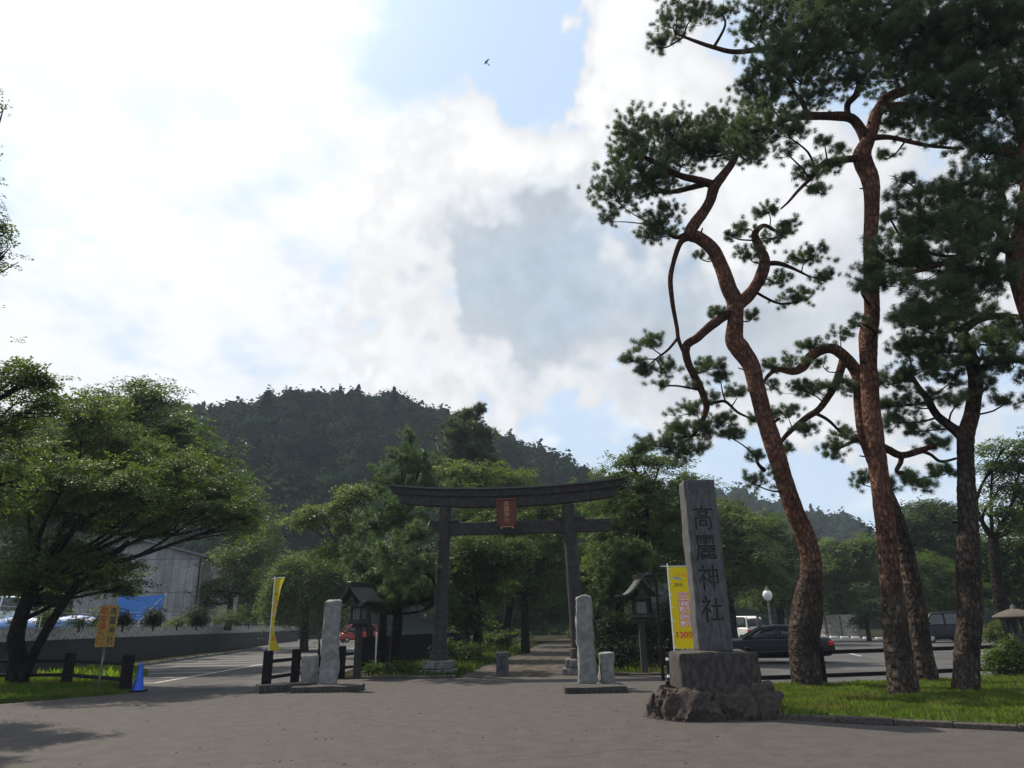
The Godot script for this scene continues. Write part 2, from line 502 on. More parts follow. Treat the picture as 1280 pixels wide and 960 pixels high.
# a limb with bark: plates low down, thin flakes above; low and high are the two bark colours, turn is the height where they meet
func limb(g: Geo, p: Array, step: float, sides: int, low: Color, high: Color, turn: float, rough: float, flare := 0.0) -> void:
	var cp := curve_path(p, step)
	var pts: Array = cp[0]
	var rad: Array = cp[1]
	var knot := pts[0].x as float * 3.0
	var rows := []
	var cols := []
	var t0: Vector3 = (pts[1] - pts[0]).normalized()
	var sd := t0.cross(Vector3(0.31, 0.2, 0.93)).normalized()
	for i in pts.size():
		var t: Vector3 = (pts[mini(i + 1, pts.size() - 1)] - pts[maxi(i - 1, 0)]).normalized()
		sd = (sd - t * sd.dot(t)).normalized()
		var w := t.cross(sd)
		var row := []
		var cr := []
		var along := i * step
		for k in sides:
			var a := TAU * k / sides
			var dir := sd * cos(a) + w * sin(a)
			var pos: Vector3 = pts[i]
			var hh := smoothstep(turn - 1.1, turn + 1.1, pos.y + fast.get_noise_3d(pos.x * 9, pos.y * 3, a * 9) * 1.6)
			var q: Vector3 = pos + dir * rad[i]
			var plate := clampf((cells.get_noise_3d(q.x * 13.0 + knot, q.y * 4.6, q.z * 13.0) + 1.0) * 1.8 - 0.5, -0.5, 0.7)
			var knob := fast.get_noise_3d(q.x * 60, q.y * 45, q.z * 60)
			var r: float = rad[i] * (1.0 + rough * knob * 0.11) + rough * plate * minf(0.02, rad[i] * 0.12) * lerpf(1.0, 0.4, hh)
			if flare > 0 and along < 0.7:
				r *= 1.0 + flare * pow(1.0 - along / 0.7, 2) * (0.7 + 0.5 * sin(a * 5 + 1.0))
			row.append(pos + dir * r)
			var cc := low.lerp(high, hh) * (1.0 + plate * 0.28 + knob * 0.5)
			cc.a = 1
			cr.append(cc)
		rows.append(row)
		cols.append(cr)
	g.sheet(rows, true, -1.0, cols)
	g.col = cols[-1][0]
	g.poly(rows[-1], (pts[-1] - pts[-2]).normalized())
	g.col = Color.WHITE

func tuft_mesh(n: int, length: float, width: float, spread: float, sd: int) -> ArrayMesh:     # the needles round the end of a pine twig
	var g := Geo.new()
	rng.seed = sd
	for i in n:
		var up := 1.0 - pow(rng.randf(), 0.9) * spread
		var a := rng.randf() * TAU
		var s := sqrt(maxf(0, 1 - up * up))
		var d := Vector3(s * cos(a), up, s * sin(a))
		var o := Vector3(0, (rng.randf() - 0.6) * length * 1.1, 0)
		var w := d.cross(Vector3(rng.randfn(), rng.randfn(), rng.randfn())).normalized() * width
		var l := length * rng.randf_range(0.75, 1.1)
		var f := rng.randf_range(0.75, 1.2)
		g.col = Color(f, f, f)
		var nn := (d * 0.35 + w.cross(d).normalized()).normalized()
		g.tri_n(o - w, o + w, o + d * l + Vector3(0, -0.02 * l, 0), nn)
	return g.mesh()

func spray_mesh(size: float, leaf: float, twigs: int, per: int, droop: float, sd: int) -> ArrayMesh:    # a leafy twig end, spread flat, of single folded leaves
	var g := Geo.new()
	rng.seed = sd
	for t in twigs:
		var a := TAU * t / twigs + rng.randf_range(-0.5, 0.5)
		var d := Vector3(cos(a), rng.randf_range(-0.25, 0.55), sin(a)).normalized()
		var ln := size * rng.randf_range(0.6, 1.1)
		for k in per:
			var f := (k + 0.6) / per
			var p := d * ln * f + Vector3(0, -droop * f * f * size, 0) + Vector3(rng.randfn(), rng.randfn(), rng.randfn()) * size * 0.07
			var side := -1.0 if k % 2 else 1.0
			var ld := (d + Vector3(-d.z, 0, d.x) * side * 0.9 + Vector3(rng.randfn() * 0.3, -0.25 + rng.randfn() * 0.3, rng.randfn() * 0.3)).normalized()
			var nn := (Vector3.UP + Vector3(rng.randfn(), 0, rng.randfn()) * 0.45).normalized()
			var w := nn.cross(ld).normalized()
			nn = ld.cross(w)
			var l := leaf * rng.randf_range(0.7, 1.25)
			var v := rng.randf_range(0.75, 1.25)
			g.col = Color(v * rng.randf_range(0.9, 1.12), v, v * 0.9)
			var m := p + ld * l * 0.5
			g.tri_n(p, m + w * l * 0.27 + nn * l * 0.08, p + ld * l, (nn - w * 0.3).normalized())
			g.tri_n(p, p + ld * l, m - w * l * 0.27 + nn * l * 0.08, (nn + w * 0.3).normalized())
	return g.mesh()

func blob_spots(blobs: Array, dens: float, gap: float, seed_: int) -> Array:    # points through uneven volumes, thinned where the noise leaves gaps
	rng.seed = seed_
	var out := []
	for b in blobs:
		var c := Vector3(b[0], b[1], b[2])
		var n := int(dens * (b[3] * b[4] + b[4] * b[5] + b[3] * b[5]))
		for i in n:
			var d := Vector3(rng.randfn(), rng.randfn(), rng.randfn()).normalized()
			var r := pow(rng.randf(), 0.5) * (1.0 if rng.randf() < 0.88 else 1.28)
			var wob := 1.0 + 0.65 * fast.get_noise_3dv((c + d * 0.8) * 60.0)
			var p := c + d * Vector3(b[3], b[4], b[5]) * r * wob
			if fast.get_noise_3dv(p * Vector3(48, 100, 48) + Vector3(seed_ * 31, 0, 0)) < gap:
				continue
			if p.y < 0.15:
				continue
			out.append([p, d, r])
	return out

func nearest(line: Array, p: Vector3) -> Array:
	var best := 1e9
	var at := Vector3.ZERO
	var rr := 0.05
	for q in line:
		var a := Vector3(q[0], q[1], q[2])
		var dd := a.distance_to(p) + maxf(0, a.y - p.y) * 1.2
		if dd < best:
			best = dd; at = a; rr = q[3]
	return [at, rr]

# a pine of the traced kind: limbs [[[x, y, z, r] ...] ...], pads [[x, y, z, rx, ry, rz] ...]
func pine(called: String, label: String, base: Vector3, limbs: Array, pads: Array, low: Color, high: Color, turn: float, dens: float, tint: Color, seed_: int, big := 1.0) -> Node3D:
	var t := thing(called, label, "pine tree", base, 0.0, "tall red pines on the lawn")
	var tr := Geo.new()
	limb(tr, rel(limbs[0], base), 0.035, 52, low, high, turn - base.y, 0.75, 0.14)
	var tl := rel(curve_rows(limbs[0]), base)
	for i in 7:                                   # broken stubs of old branches
		rng.seed = seed_ * 13 + i
		var q: Array = tl[int(lerpf(tl.size() * 0.22, tl.size() * 0.9, (i + rng.randf()) / 7.0))]
		var o := Vector3(q[0], q[1], q[2])
		var an := rng.randf() * TAU
		var dv := Vector3(cos(an), rng.randf_range(-0.1, 0.5), sin(an)).normalized()
		var ln: float = q[3] + rng.randf_range(0.05, 0.22)
		var sr: float = minf(q[3] * 0.35, rng.randf_range(0.012, 0.035))
		limb(tr, [[o.x, o.y, o.z, sr * 1.5], [o.x + dv.x * ln, o.y + dv.y * ln, o.z + dv.z * ln, sr]], 0.03, 8, low * 0.7, low * 0.8, 50.0, 1.0)
	put("trunk", tr, M.bark, t)
	var all: Array = []
	for l in limbs:
		for q in rel(curve_rows(l), base):
			all.append(q)
	for i in range(1, limbs.size()):
		var g := Geo.new()
		limb(g, rel(limbs[i], base), 0.05, 16, low * 0.75, high * (0.8 if i == 4 else 0.5), turn - base.y, 1.0)
		put("branch", g, M.bark, t)
	var tw := Geo.new()
	var xf := []
	var cols := []
	var twig_c := Color(0.05, 0.036, 0.028)
	for pi in pads.size():
		var b: Array = rel([pads[pi]], base)[0]
		var c := Vector3(b[0], b[1], b[2])
		rng.seed = seed_ * 97 + pi
		var low_c := c - Vector3(0, b[4] * 0.45, 0)
		var near := nearest(all, low_c)
		var from: Vector3 = near[0]
		var mid := from.lerp(low_c, 0.55) + Vector3(rng.randfn(), rng.randfn() - 0.2, rng.randfn()) * from.distance_to(low_c) * 0.09
		var r0 := clampf(from.distance_to(low_c) * 0.022 + 0.012, 0.012, minf(0.05, near[1] * 0.8))
		limb(tw, [[from.x, from.y, from.z, r0], [mid.x, mid.y, mid.z, r0 * 0.75], [low_c.x, low_c.y, low_c.z, r0 * 0.5]], 0.12, 6, twig_c, twig_c, 0.0, 1.0)
		var area: float = b[3] * b[4] + b[4] * b[5] + b[3] * b[5]
		var n := int(dens * area) + 6
		var spots := []
		for i in n:
			var d := Vector3(rng.randfn(), rng.randfn() * 0.9 + 0.25, rng.randfn()).normalized()
			var r := pow(rng.randf(), 0.42) * (1.0 if rng.randf() < 0.84 else 1.36)
			var wob := 1.0 + 0.6 * fast.get_noise_3dv((c + base + d * 0.5) * 70.0)
			var p := c + d * Vector3(b[3], b[4], b[5]) * r * wob
			if fast.get_noise_3dv((p + base) * 85.0) < -0.2:
				continue
			spots.append(p)
			var up := (d * 0.75 + Vector3(rng.randfn() * 0.3, 0.75, rng.randfn() * 0.3)).normalized()
			var x := up.cross(Vector3(0.3, 0.1, 0.9)).normalized()
			var s := rng.randf_range(0.8, 1.25) * big
			xf.append(Transform3D(Basis(x, up, x.cross(up)).rotated(up, rng.randf() * TAU).scaled(Vector3(s, s, s)), p))
			var v := rng.randf_range(0.7, 1.25)
			var cc := tint * v * (1.0 + 0.55 * fast.get_noise_3dv((p + base) * 40.0))
			if rng.randf() < 0.12: cc = cc.lerp(Color(0.085, 0.115, 0.03), 0.55)
			cols.append(cc)
		var k := 0
		for i in range(0, spots.size(), 9):
			var e: Vector3 = spots[i]
			var m2 := low_c.lerp(e, 0.5) + Vector3(0, -0.06, 0)
			limb(tw, [[low_c.x, low_c.y, low_c.z, 0.011], [m2.x, m2.y, m2.z, 0.008], [e.x, e.y, e.z, 0.004]], 0.2, 4, twig_c, twig_c, 0.0, 0.5)
			k += 1
			if k > 14: break
	put("twigs", tw, M.bark, t).set_meta("kind", "stuff")
	scatter("crown", T.tuft, M.needle, xf, cols, t).set_meta("kind", "stuff")
	return t

func curve_rows(l: Array) -> Array:
	var cp := curve_path(l, 0.25)
	var out := []
	for i in cp[0].size():
		out.append([cp[0][i].x, cp[0][i].y, cp[0][i].z, cp[1][i]])
	return out

func rel(rows: Array, base: Vector3) -> Array:
	var out := []
	for r in rows:
		var q: Array = r.duplicate()
		q[0] -= base.x; q[1] -= base.y; q[2] -= base.z
		out.append(q)
	return out

# a broadleaf or soft conifer: the trunk and main limbs are grown to the volumes where the leaves hang
func tree(called: String, label: String, base: Vector3, trunk_r: float, trunk_top: float, blobs: Array, spray: String, dens: float, gap: float, scale_: float, tint: Color, seed_: int, material := "leaf", bark := Color(0.045, 0.038, 0.032), category := "tree", lean := Vector3.ZERO, group := "") -> Node3D:
	var t := thing(called, label, category, base, 0.0, group)
	var bl := rel(blobs, base)
	var tr := Geo.new()
	rng.seed = seed_
	var top := Vector3(0, trunk_top, 0) + lean
	var mid := top * 0.5 + Vector3(rng.randfn(), 0, rng.randfn()) * trunk_top * 0.03
	limb(tr, [[0, -0.1, 0, trunk_r * 1.12], [mid.x * 0.5, mid.y * 0.5, mid.z * 0.5, trunk_r], [mid.x, mid.y, mid.z, trunk_r * 0.92], [top.x, top.y, top.z, trunk_r * 0.7]], 0.12, 16, bark, bark * 1.15, 2.0, 0.9, 0.25)
	put("trunk", tr, M.bark, t)
	var br := Geo.new()
	var i := 0
	for b in bl:
		var c := Vector3(b[0], b[1], b[2])
		rng.seed = seed_ * 31 + i
		i += 1
		var f := clampf(rng.randf_range(0.55, 1.0), 0, 1)
		var from := (mid.lerp(top, f * 2 - 1) if f > 0.5 else mid * f * 2)
		if c.y > trunk_top: from = top
		var r0 := trunk_r * rng.randf_range(0.28, 0.45)
		var m := from.lerp(c, 0.5) + Vector3(rng.randfn() * 0.1, -0.08, rng.randfn() * 0.1) * from.distance_to(c)
		limb(br, [[from.x, from.y, from.z, r0], [m.x, m.y, m.z, r0 * 0.65], [c.x, c.y, c.z, r0 * 0.3]], 0.2, 8, bark, bark, 0.0, 0.6)
		for k in 5:
			var d := Vector3(rng.randfn(), rng.randfn() * 0.6 + 0.2, rng.randfn()).normalized()
			var e := c + d * Vector3(b[3], b[4], b[5]) * 0.8
			var s := m.lerp(c, 0.45 + 0.13 * k)
			limb(br, [[s.x, s.y, s.z, r0 * 0.32], [e.x, e.y, e.z, r0 * 0.1]], 0.3, 5, bark, bark, 0.0, 0.3)
	put("branches", br, M.bark, t)
	var xf := []
	var cols := []
	for sp in blob_spots(bl, dens, gap, seed_):
		var d: Vector3 = sp[1]
		var up := (Vector3.UP + Vector3(d.x, 0, d.z) * rng.randf_range(0.1, 0.8) + Vector3(rng.randfn(), 0, rng.randfn()) * 0.25).normalized()
		if spray == "tuft" or spray == "soft":
			up = (d * 0.8 + Vector3.UP * 0.5).normalized()
		var x := up.cross(Vector3(0.3, 0.1, 0.9)).normalized()
		var s := scale_ * rng.randf_range(0.75, 1.25)
		if spray == "strand":
			up = Vector3.UP; x = Vector3.RIGHT
		xf.append(Transform3D(Basis(x, up, x.cross(up)).rotated(up, rng.randf() * TAU).scaled(Vector3(s, s, s)), sp[0]))
		var v := rng.randf_range(0.72, 1.25)
		var cl := fast.get_noise_3dv(sp[0] * 24.0 + base)
		var cc := tint * v
		cc *= 1.0 + 0.7 * clampf(fast.get_noise_3dv(sp[0] * 70.0 + base * 3.0), -0.6, 0.8)
		cc = cc.lerp(Color(tint.r * 1.6, tint.g * 1.35, tint.b * 0.95), clampf(cl * 1.3, 0, 0.7))
		cols.append(cc)
	scatter("crown", T[spray], M[material], xf, cols, t).set_meta("kind", "stuff")
	return t

func grass_mesh(n: int, spread: float, h: float, sd: int) -> ArrayMesh:
	var g := Geo.new()
	rng.seed = sd
	for i in n:
		var a := rng.randf() * TAU
		var o := Vector3(cos(a), 0, sin(a)) * spread * sqrt(rng.randf())
		var b := rng.randf() * TAU
		var hh := h * rng.randf_range(0.5, 1.15)
		var bend := Vector3(cos(b), 0, sin(b)) * hh * rng.randf_range(0.2, 0.75)
		var w := Vector3(-sin(b), 0, cos(b)) * 0.0055
		var v := rng.randf_range(0.75, 1.25)
		g.col = Color(v * rng.randf_range(0.9, 1.2), v, v * 0.85)
		var m := o + Vector3(0, hh * 0.6, 0) + bend * 0.35
		var nn := (Vector3(cos(b), 0.5, sin(b))).normalized()
		g.tri_n(o - w, o + w, m + w * 0.8, nn)
		g.tri_n(o - w, m + w * 0.8, m - w * 0.8, nn)
		g.tri_n(m - w * 0.8, m + w * 0.8, o + Vector3(0, hh, 0) + bend, nn)
	return g.mesh()

func grass(label: String, area: PackedVector2Array, y: float, per: float, tint: Color, seed_: int, size := 1.0) -> void:
	var lo := area[0]
	var hi := area[0]
	for q in area:
		lo = lo.min(q); hi = hi.max(q)
	rng.seed = seed_
	var xf := []
	var cols := []
	for i in int((hi.x - lo.x) * (hi.y - lo.y) * per):
		var p := Vector2(rng.randf_range(lo.x, hi.x), rng.randf_range(lo.y, hi.y))
		if not Geometry2D.is_point_in_polygon(p, area):
			continue
		var nn := fast.get_noise_2d(p.x * 40, p.y * 40)
		var s := size * rng.randf_range(0.7, 1.3) * (1.0 + nn * 0.7)
		xf.append(Transform3D(Basis(Vector3.UP, rng.randf() * TAU).scaled(Vector3(1.2, 1, 1.2) * maxf(s, 0.3)), Vector3(p.x, y, p.y)))
		var v := rng.randf_range(0.75, 1.2) * (1.0 + nn * 0.35)
		var cc := tint * v
		cc = cc.lerp(Color(0.17, 0.15, 0.055), clampf(fast.get_noise_2d(p.x * 26 + 300, p.y * 26) * 1.3 + rng.randf_range(-0.25, 0.2), 0, 0.75))
		if rng.randf() < 0.08: cc = cc.lerp(Color(0.2, 0.17, 0.06), 0.5)
		cols.append(cc)
	tag(scatter("grass", T.grass, M.grass, xf, cols), label, "grass", "", "stuff")

# ---------------------------------------------------------------- ground sheets
func flat(called: String, area: Array, y: float, m: Material, label := "", thick := 0.0) -> MeshInstance3D:
	var pv := PackedVector2Array(area)
	var g := Geo.new()
	var tr := Geometry2D.triangulate_polygon(pv)
	for i in range(0, tr.size(), 3):
		var ps := []
		for k in 3:
			ps.append(Vector3(pv[tr[i + k]].x, y, pv[tr[i + k]].y))
		g.poly(ps, Vector3.UP)
	if thick > 0:
		var mid := Vector2.ZERO
		for q in pv: mid += q / pv.size()
		for i in pv.size():
			var a := pv[i]
			var b := pv[(i + 1) % pv.size()]
			var d := (b - a).normalized()
			var nn := Vector2(d.y, -d.x)
			if Geometry2D.is_point_in_polygon((a + b) / 2 + nn * 0.01, pv): nn = -nn
			g.poly([Vector3(a.x, y, a.y), Vector3(b.x, y, b.y), Vector3(b.x, y - thick, b.y), Vector3(a.x, y - thick, a.y)], Vector3(nn.x, 0, nn.y))
	return struct(called, g, m, label)

# ---------------------------------------------------------------- fences, stones, lanterns, cars
func rail_fence(label: String, pts: Array, post_h: float, post_w: float, rails: Array, rail_size: Vector2, posts_at: Array) -> Node3D:
	var t := thing("rail_fence", label, "fence", pts[0], 0.0, "low two-rail fences round the car parks")
	for q in posts_at:
		var g := Geo.new()
		g.box(q - pts[0] + Vector3(0, post_h / 2 - 0.05, 0), Vector3(post_w, post_h + 0.1, post_w), 0.02)
		put("post", g, M.rail, t)
	for i in pts.size() - 1:
		var a: Vector3 = pts[i] - pts[0]
		var b: Vector3 = pts[i + 1] - pts[0]
		var d := (b - a).normalized()
		for h in rails:
			var g := Geo.new()
			g.box((a + b) / 2 + Vector3(0, h, 0), Vector3((b - a).length() - 0.004, rail_size.y, rail_size.x), 0.015, Basis(d, Vector3.UP, d.cross(Vector3.UP)))
			put("rail", g, M.rail, t)
	return t

# a hewn block: a box of many small faces pushed in and out, joined corner to corner
func hewn(g: Geo, at: Vector3, size: Vector3, taper: float, rough: float, cells: float, round_: float, sd: float) -> void:
	var h := size / 2
	for ax in 3:
		var u := (ax + 1) % 3
		var w := (ax + 2) % 3
		var nu := maxi(3, int(size[u] / cells))
		var nw := maxi(3, int(size[w] / cells))
		for s in [-1.0, 1.0]:
			var rows := []
			for i in nu + 1:
				var row := []
				for j in nw + 1:
					var q := Vector3.ZERO
					q[ax] = s * h[ax]
					q[u] = lerpf(-h[u], h[u], float(i) / nu)
					q[w] = lerpf(-h[w], h[w], float(j) / nw)
					row.append(at + hew(q, h, taper, rough, round_, sd))
				rows.append(row)
			g.sheet(rows, false, s)

func hew(q: Vector3, h: Vector3, taper: float, rough: float, round_: float, sd: float) -> Vector3:
	var k := 1.0 - taper * (q.y / h.y + 1) / 2
	var inner := Vector3(maxf(h.x - round_, 0.001), maxf(h.y - round_, 0.001), maxf(h.z - round_, 0.001))
	var cl := q.clamp(-inner, inner)
	var d := q - cl
	if d.length() > 1e-6:
		q = cl + d.normalized() * round_
	var p := q + Vector3(sd * 7.3, sd * 3.1, sd)
	var off := Vector3(fast.get_noise_3dv(p * 60), fast.get_noise_3dv(p * 60 + Vector3(90, 0, 0)), fast.get_noise_3dv(p * 60 + Vector3(0, 90, 0)))
	off += 0.5 * Vector3(fast.get_noise_3dv(p * 190), fast.get_noise_3dv(p * 190 + Vector3(90, 0, 0)), fast.get_noise_3dv(p * 190 + Vector3(0, 90, 0)))
	q += off * rough
	return Vector3(q.x * k, q.y, q.z * k)

func lantern(label: String, at: Vector3, turn: float, post_h: float) -> Node3D:
	var t := thing("wooden_lantern", label, "lantern", at, turn, "roofed wooden lanterns before the gate")
	var g := Geo.new()
	g.box(Vector3(0, post_h / 2 - 0.05, 0), Vector3(0.19, post_h + 0.1, 0.19), 0.012)
	put("post", g, M.wood, t)
	g = Geo.new()
	g.box(Vector3(0, post_h + 0.04, 0), Vector3(0.6, 0.08, 0.6), 0.01)
	g.box(Vector3(0, post_h - 0.06, 0), Vector3(0.36, 0.12, 0.36), 0.02)
	put("tray", g, M.wood, t)
	g = Geo.new()
	var y0 := post_h + 0.08
	for sx in [-1, 1]:
		for sz in [-1, 1]:
			g.box(Vector3(0.2 * sx, y0 + 0.25, 0.2 * sz), Vector3(0.06, 0.5, 0.06), 0.006)
	for y in [0.035, 0.465]:
		for s in [-1, 1]:
			g.box(Vector3(0, y0 + y, 0.2 * s), Vector3(0.338, 0.068, 0.05), 0.004)
			g.box(Vector3(0.2 * s, y0 + y, 0), Vector3(0.05, 0.068, 0.338), 0.004)
	put("light_box", g, M.wood, t)
	for s in 4:
		var bs := Basis(Vector3.UP, s * PI / 2)
		g = Geo.new()
		g.box(bs * Vector3(0, y0 + 0.25, 0.186), Vector3(0.335, 0.36, 0.006), 0, bs)
		var p := put("paper_screen", g, M.paper, t)
		g = Geo.new()
		for k in 6:
			g.box(bs * Vector3(-0.146 + 0.058 * k, y0 + 0.25, 0.199), Vector3(0.016, 0.358, 0.014), 0, bs)
		for k in 6:
			g.box(bs * Vector3(0, y0 + 0.1 + 0.06 * k, 0.2075), Vector3(0.336, 0.016, 0.01), 0, bs)
		put("lattice", g, M.wood, p)
	# a gabled roof with hollow slopes; the gable looks along +z
	var half := 0.72
	var rise := 0.58
	var y1 := y0 + 0.5
	var top := []
	var bot := []
	for k in 13:
		var u := (k / 12.0) * 2 - 1
		var a := absf(u)
		var y := y1 + rise * pow(1 - a, 1.9) + 0.05 + 0.06 * pow(a, 6)
		top.append(Vector2(u * half, y + 0.05))
		bot.append(Vector2(u * half * 0.99, y))
	bot.reverse()
	g = Geo.new()
	g.slab(top + bot, Vector3(0, 0, -0.64), Vector3.RIGHT, Vector3.UP, Vector3(0, 0, 1.28))
	var rf := put("roof", g, M.copper, t)
	g = Geo.new()
	g.box(Vector3(0, y1 + rise + 0.125, 0), Vector3(0.1, 0.1, 1.36), 0.015)
	g.box(Vector3(0, y1 + rise + 0.19, 0), Vector3(0.16, 0.03, 1.4), 0.008)
	put("ridge", g, M.copper, rf)
	for s in [-1, 1]:
		g = Geo.new()
		g.slab([Vector2(-0.3, 0), Vector2(0.3, 0), Vector2(0.14, 0.12), Vector2(0.03, 0.34), Vector2(-0.03, 0.34), Vector2(-0.14, 0.12)], Vector3(0, y1 - 0.002, 0.5 * s - 0.015), Vector3.RIGHT, Vector3.UP, Vector3(0, 0, 0.03))
		put("gable_board", g, M.wood, t)
	return t

func oval_ring(x: float, y0: float, y1: float, hw0: float, hw1: float, e: float) -> Array:
	var row := []
	for k in 28:
		var a := TAU * k / 28
		var cx := signf(cos(a)) * pow(absf(cos(a)), 2.0 / e)
		var cy := signf(sin(a)) * pow(absf(sin(a)), 2.0 / e)
		var f := (cy + 1) / 2
		row.append(Vector3(x, lerpf(y0, y1, f), cx * lerpf(hw0, hw1, f)))
	return row

# body: rows [x, bottom, top, half width]; cabin: rows [x, bottom, top, half width low, half width high]; nose towards -x
func car(called: String, label: String, category: String, at: Vector3, turn: float, body: Array, cabin: Array, roof_from: float, roof_to: float, wheels: Array, wr: float, paint: String, pillars: Array, group := "") -> Node3D:
	var t := thing(called, label, category, at, turn, group)
	var g := Geo.new()
	var rows := []
	for b in body: rows.append(oval_ring(b[0], b[1], b[2], b[3], b[3] * 0.97, 5.0))
	g.sheet(rows, true, 1.0)
	g.poly(rows[0], Vector3.LEFT); g.poly(rows[-1], Vector3.RIGHT)
	put("body", g, M[paint], t)
	g = Geo.new()
	rows = []
	for b in cabin: rows.append(oval_ring(b[0], b[1], b[2], b[3], b[4], 7.0))
	g.sheet(rows, true, 1.0)
	g.poly(rows[0], Vector3.LEFT); g.poly(rows[-1], Vector3.RIGHT)
	put("window_glass", g, M.glass, t)
	g = Geo.new()
	rows = []
	for b in cabin:
		if b[0] >= roof_from - 0.01 and b[0] <= roof_to + 0.01:
			rows.append(oval_ring(b[0], b[2] - 0.1, b[2] + 0.012, b[4] + 0.03, b[4] + 0.01, 5.0))
	g.sheet(rows, true, 1.0)
	g.poly(rows[0], Vector3.LEFT); g.poly(rows[-1], Vector3.RIGHT)
	put("roof", g, M[paint], t)
	for s in [-1.0, 1.0]:
		for p in pillars:
			g = Geo.new()
			g.tube([Vector3(p[0], p[1], s * p[2]), Vector3(p[3], p[4], s * p[5])], [p[6], p[6] * 0.8], 8)
			put("pillar", g, M[paint], t)
		for wx in wheels:
			g = Geo.new()
			var hw: float = body[2][3]
			var prof := []
			for q in [[0.62, -0.1], [0.93, -0.1], [1.0, -0.07], [1.0, 0.07], [0.93, 0.1], [0.62, 0.1]]:
				prof.append(Vector2(q[0] * wr, q[1]))
			g.lathe(Vector3.ZERO, prof, 24)
			var w := put("wheel", g, M.tyre, t)
			w.transform = Transform3D(Basis(Vector3.RIGHT, PI / 2), Vector3(wx, wr, s * (hw - 0.085)))
			g = Geo.new()
			g.lathe(Vector3.ZERO, [Vector2(0.62 * wr, -0.09), Vector2(0.62 * wr, 0.08), Vector2(0.5 * wr, 0.06), Vector2(0.16 * wr, 0.075), Vector2(0.001, 0.08)], 20)
			g.lathe(Vector3.ZERO, [Vector2(0.61 * wr, -0.085), Vector2(0.5 * wr, -0.065), Vector2(0.16 * wr, -0.078), Vector2(0.001, -0.08)], 20)
			put("rim", g, M.rim, w)
		g = Geo.new()
		var bk: Array = body[-2]
		g.box(Vector3(bk[0] + 0.03, lerpf(bk[1], bk[2], 0.66), s * (bk[3] - 0.1)), Vector3(0.2, 0.17, 0.24), 0.03)
		put("tail_light", g, M.lamp_red, t)
		g = Geo.new()
		var fr: Array = body[1]
		g.box(Vector3(fr[0] - 0.02, lerpf(fr[1], fr[2], 0.66), s * (fr[3] - 0.16)), Vector3(0.2, 0.13, 0.3), 0.03)
		put("headlight", g, M.lamp_clear, t)
		g = Geo.new()
		g.box(Vector3(pillars[0][0] + 0.25, pillars[0][1] + 0.08, s * (pillars[0][2] + 0.12)), Vector3(0.1, 0.12, 0.18), 0.025)
		put("mirror", g, M[paint], t)
		for p in range(1, pillars.size() - 1):
			g = Geo.new()
			g.box(Vector3(pillars[p][0] + 0.22, pillars[p][1] - 0.12, s * (body[3][3] - 0.002)), Vector3(0.2, 0.035, 0.03), 0.008)
			put("door_handle", g, M[paint], t)
	return t

# ---------------------------------------------------------------- hills
func ridge(list: Array, x: float) -> float:
	if x <= list[0][0]: return list[0][1]
	for i in list.size() - 1:
		if x < list[i + 1][0]:
			return lerpf(list[i][1], list[i + 1][1], smoothstep(list[i][0], list[i + 1][0], x) * 0.4 + 0.6 * (x - list[i][0]) / (list[i + 1][0] - list[i][0]))
	return list[-1][1]

func hill_y(list: Array, x: float, d: float, d0: float, d1: float) -> float:
	var s := clampf((d - d0) / (d1 - d0), 0, 1)
	var f := 1.0 - pow(1.0 - s, 1.5)
	if d > d1: f = maxf(0.0, 1.0 - pow((d - d1) / (d1 - d0), 2) * 0.8)
	return maxf(ridge(list, x) * f + fast.get_noise_2d(x * 1.3, d * 1.3) * 5.0 * sin(PI * s), -0.5)

func hill(called: String, label: String, list: Array, x0: float, x1: float, d0: float, d1: float, back: float) -> void:
	var g := Geo.new()
	var rows := []
	for i in 31:
		var row := []
		for j in 49:
			var x := lerpf(x0, x1, j / 48.0)
			var d := lerpf(d0, back, i / 30.0)
			row.append(Vector3(x, hill_y(list, x, d, d0, d1) - 0.6, -d))
		rows.append(row)
	g.sheet(rows, false, -1.0)
	struct(called, g, M.hill_soil, label)

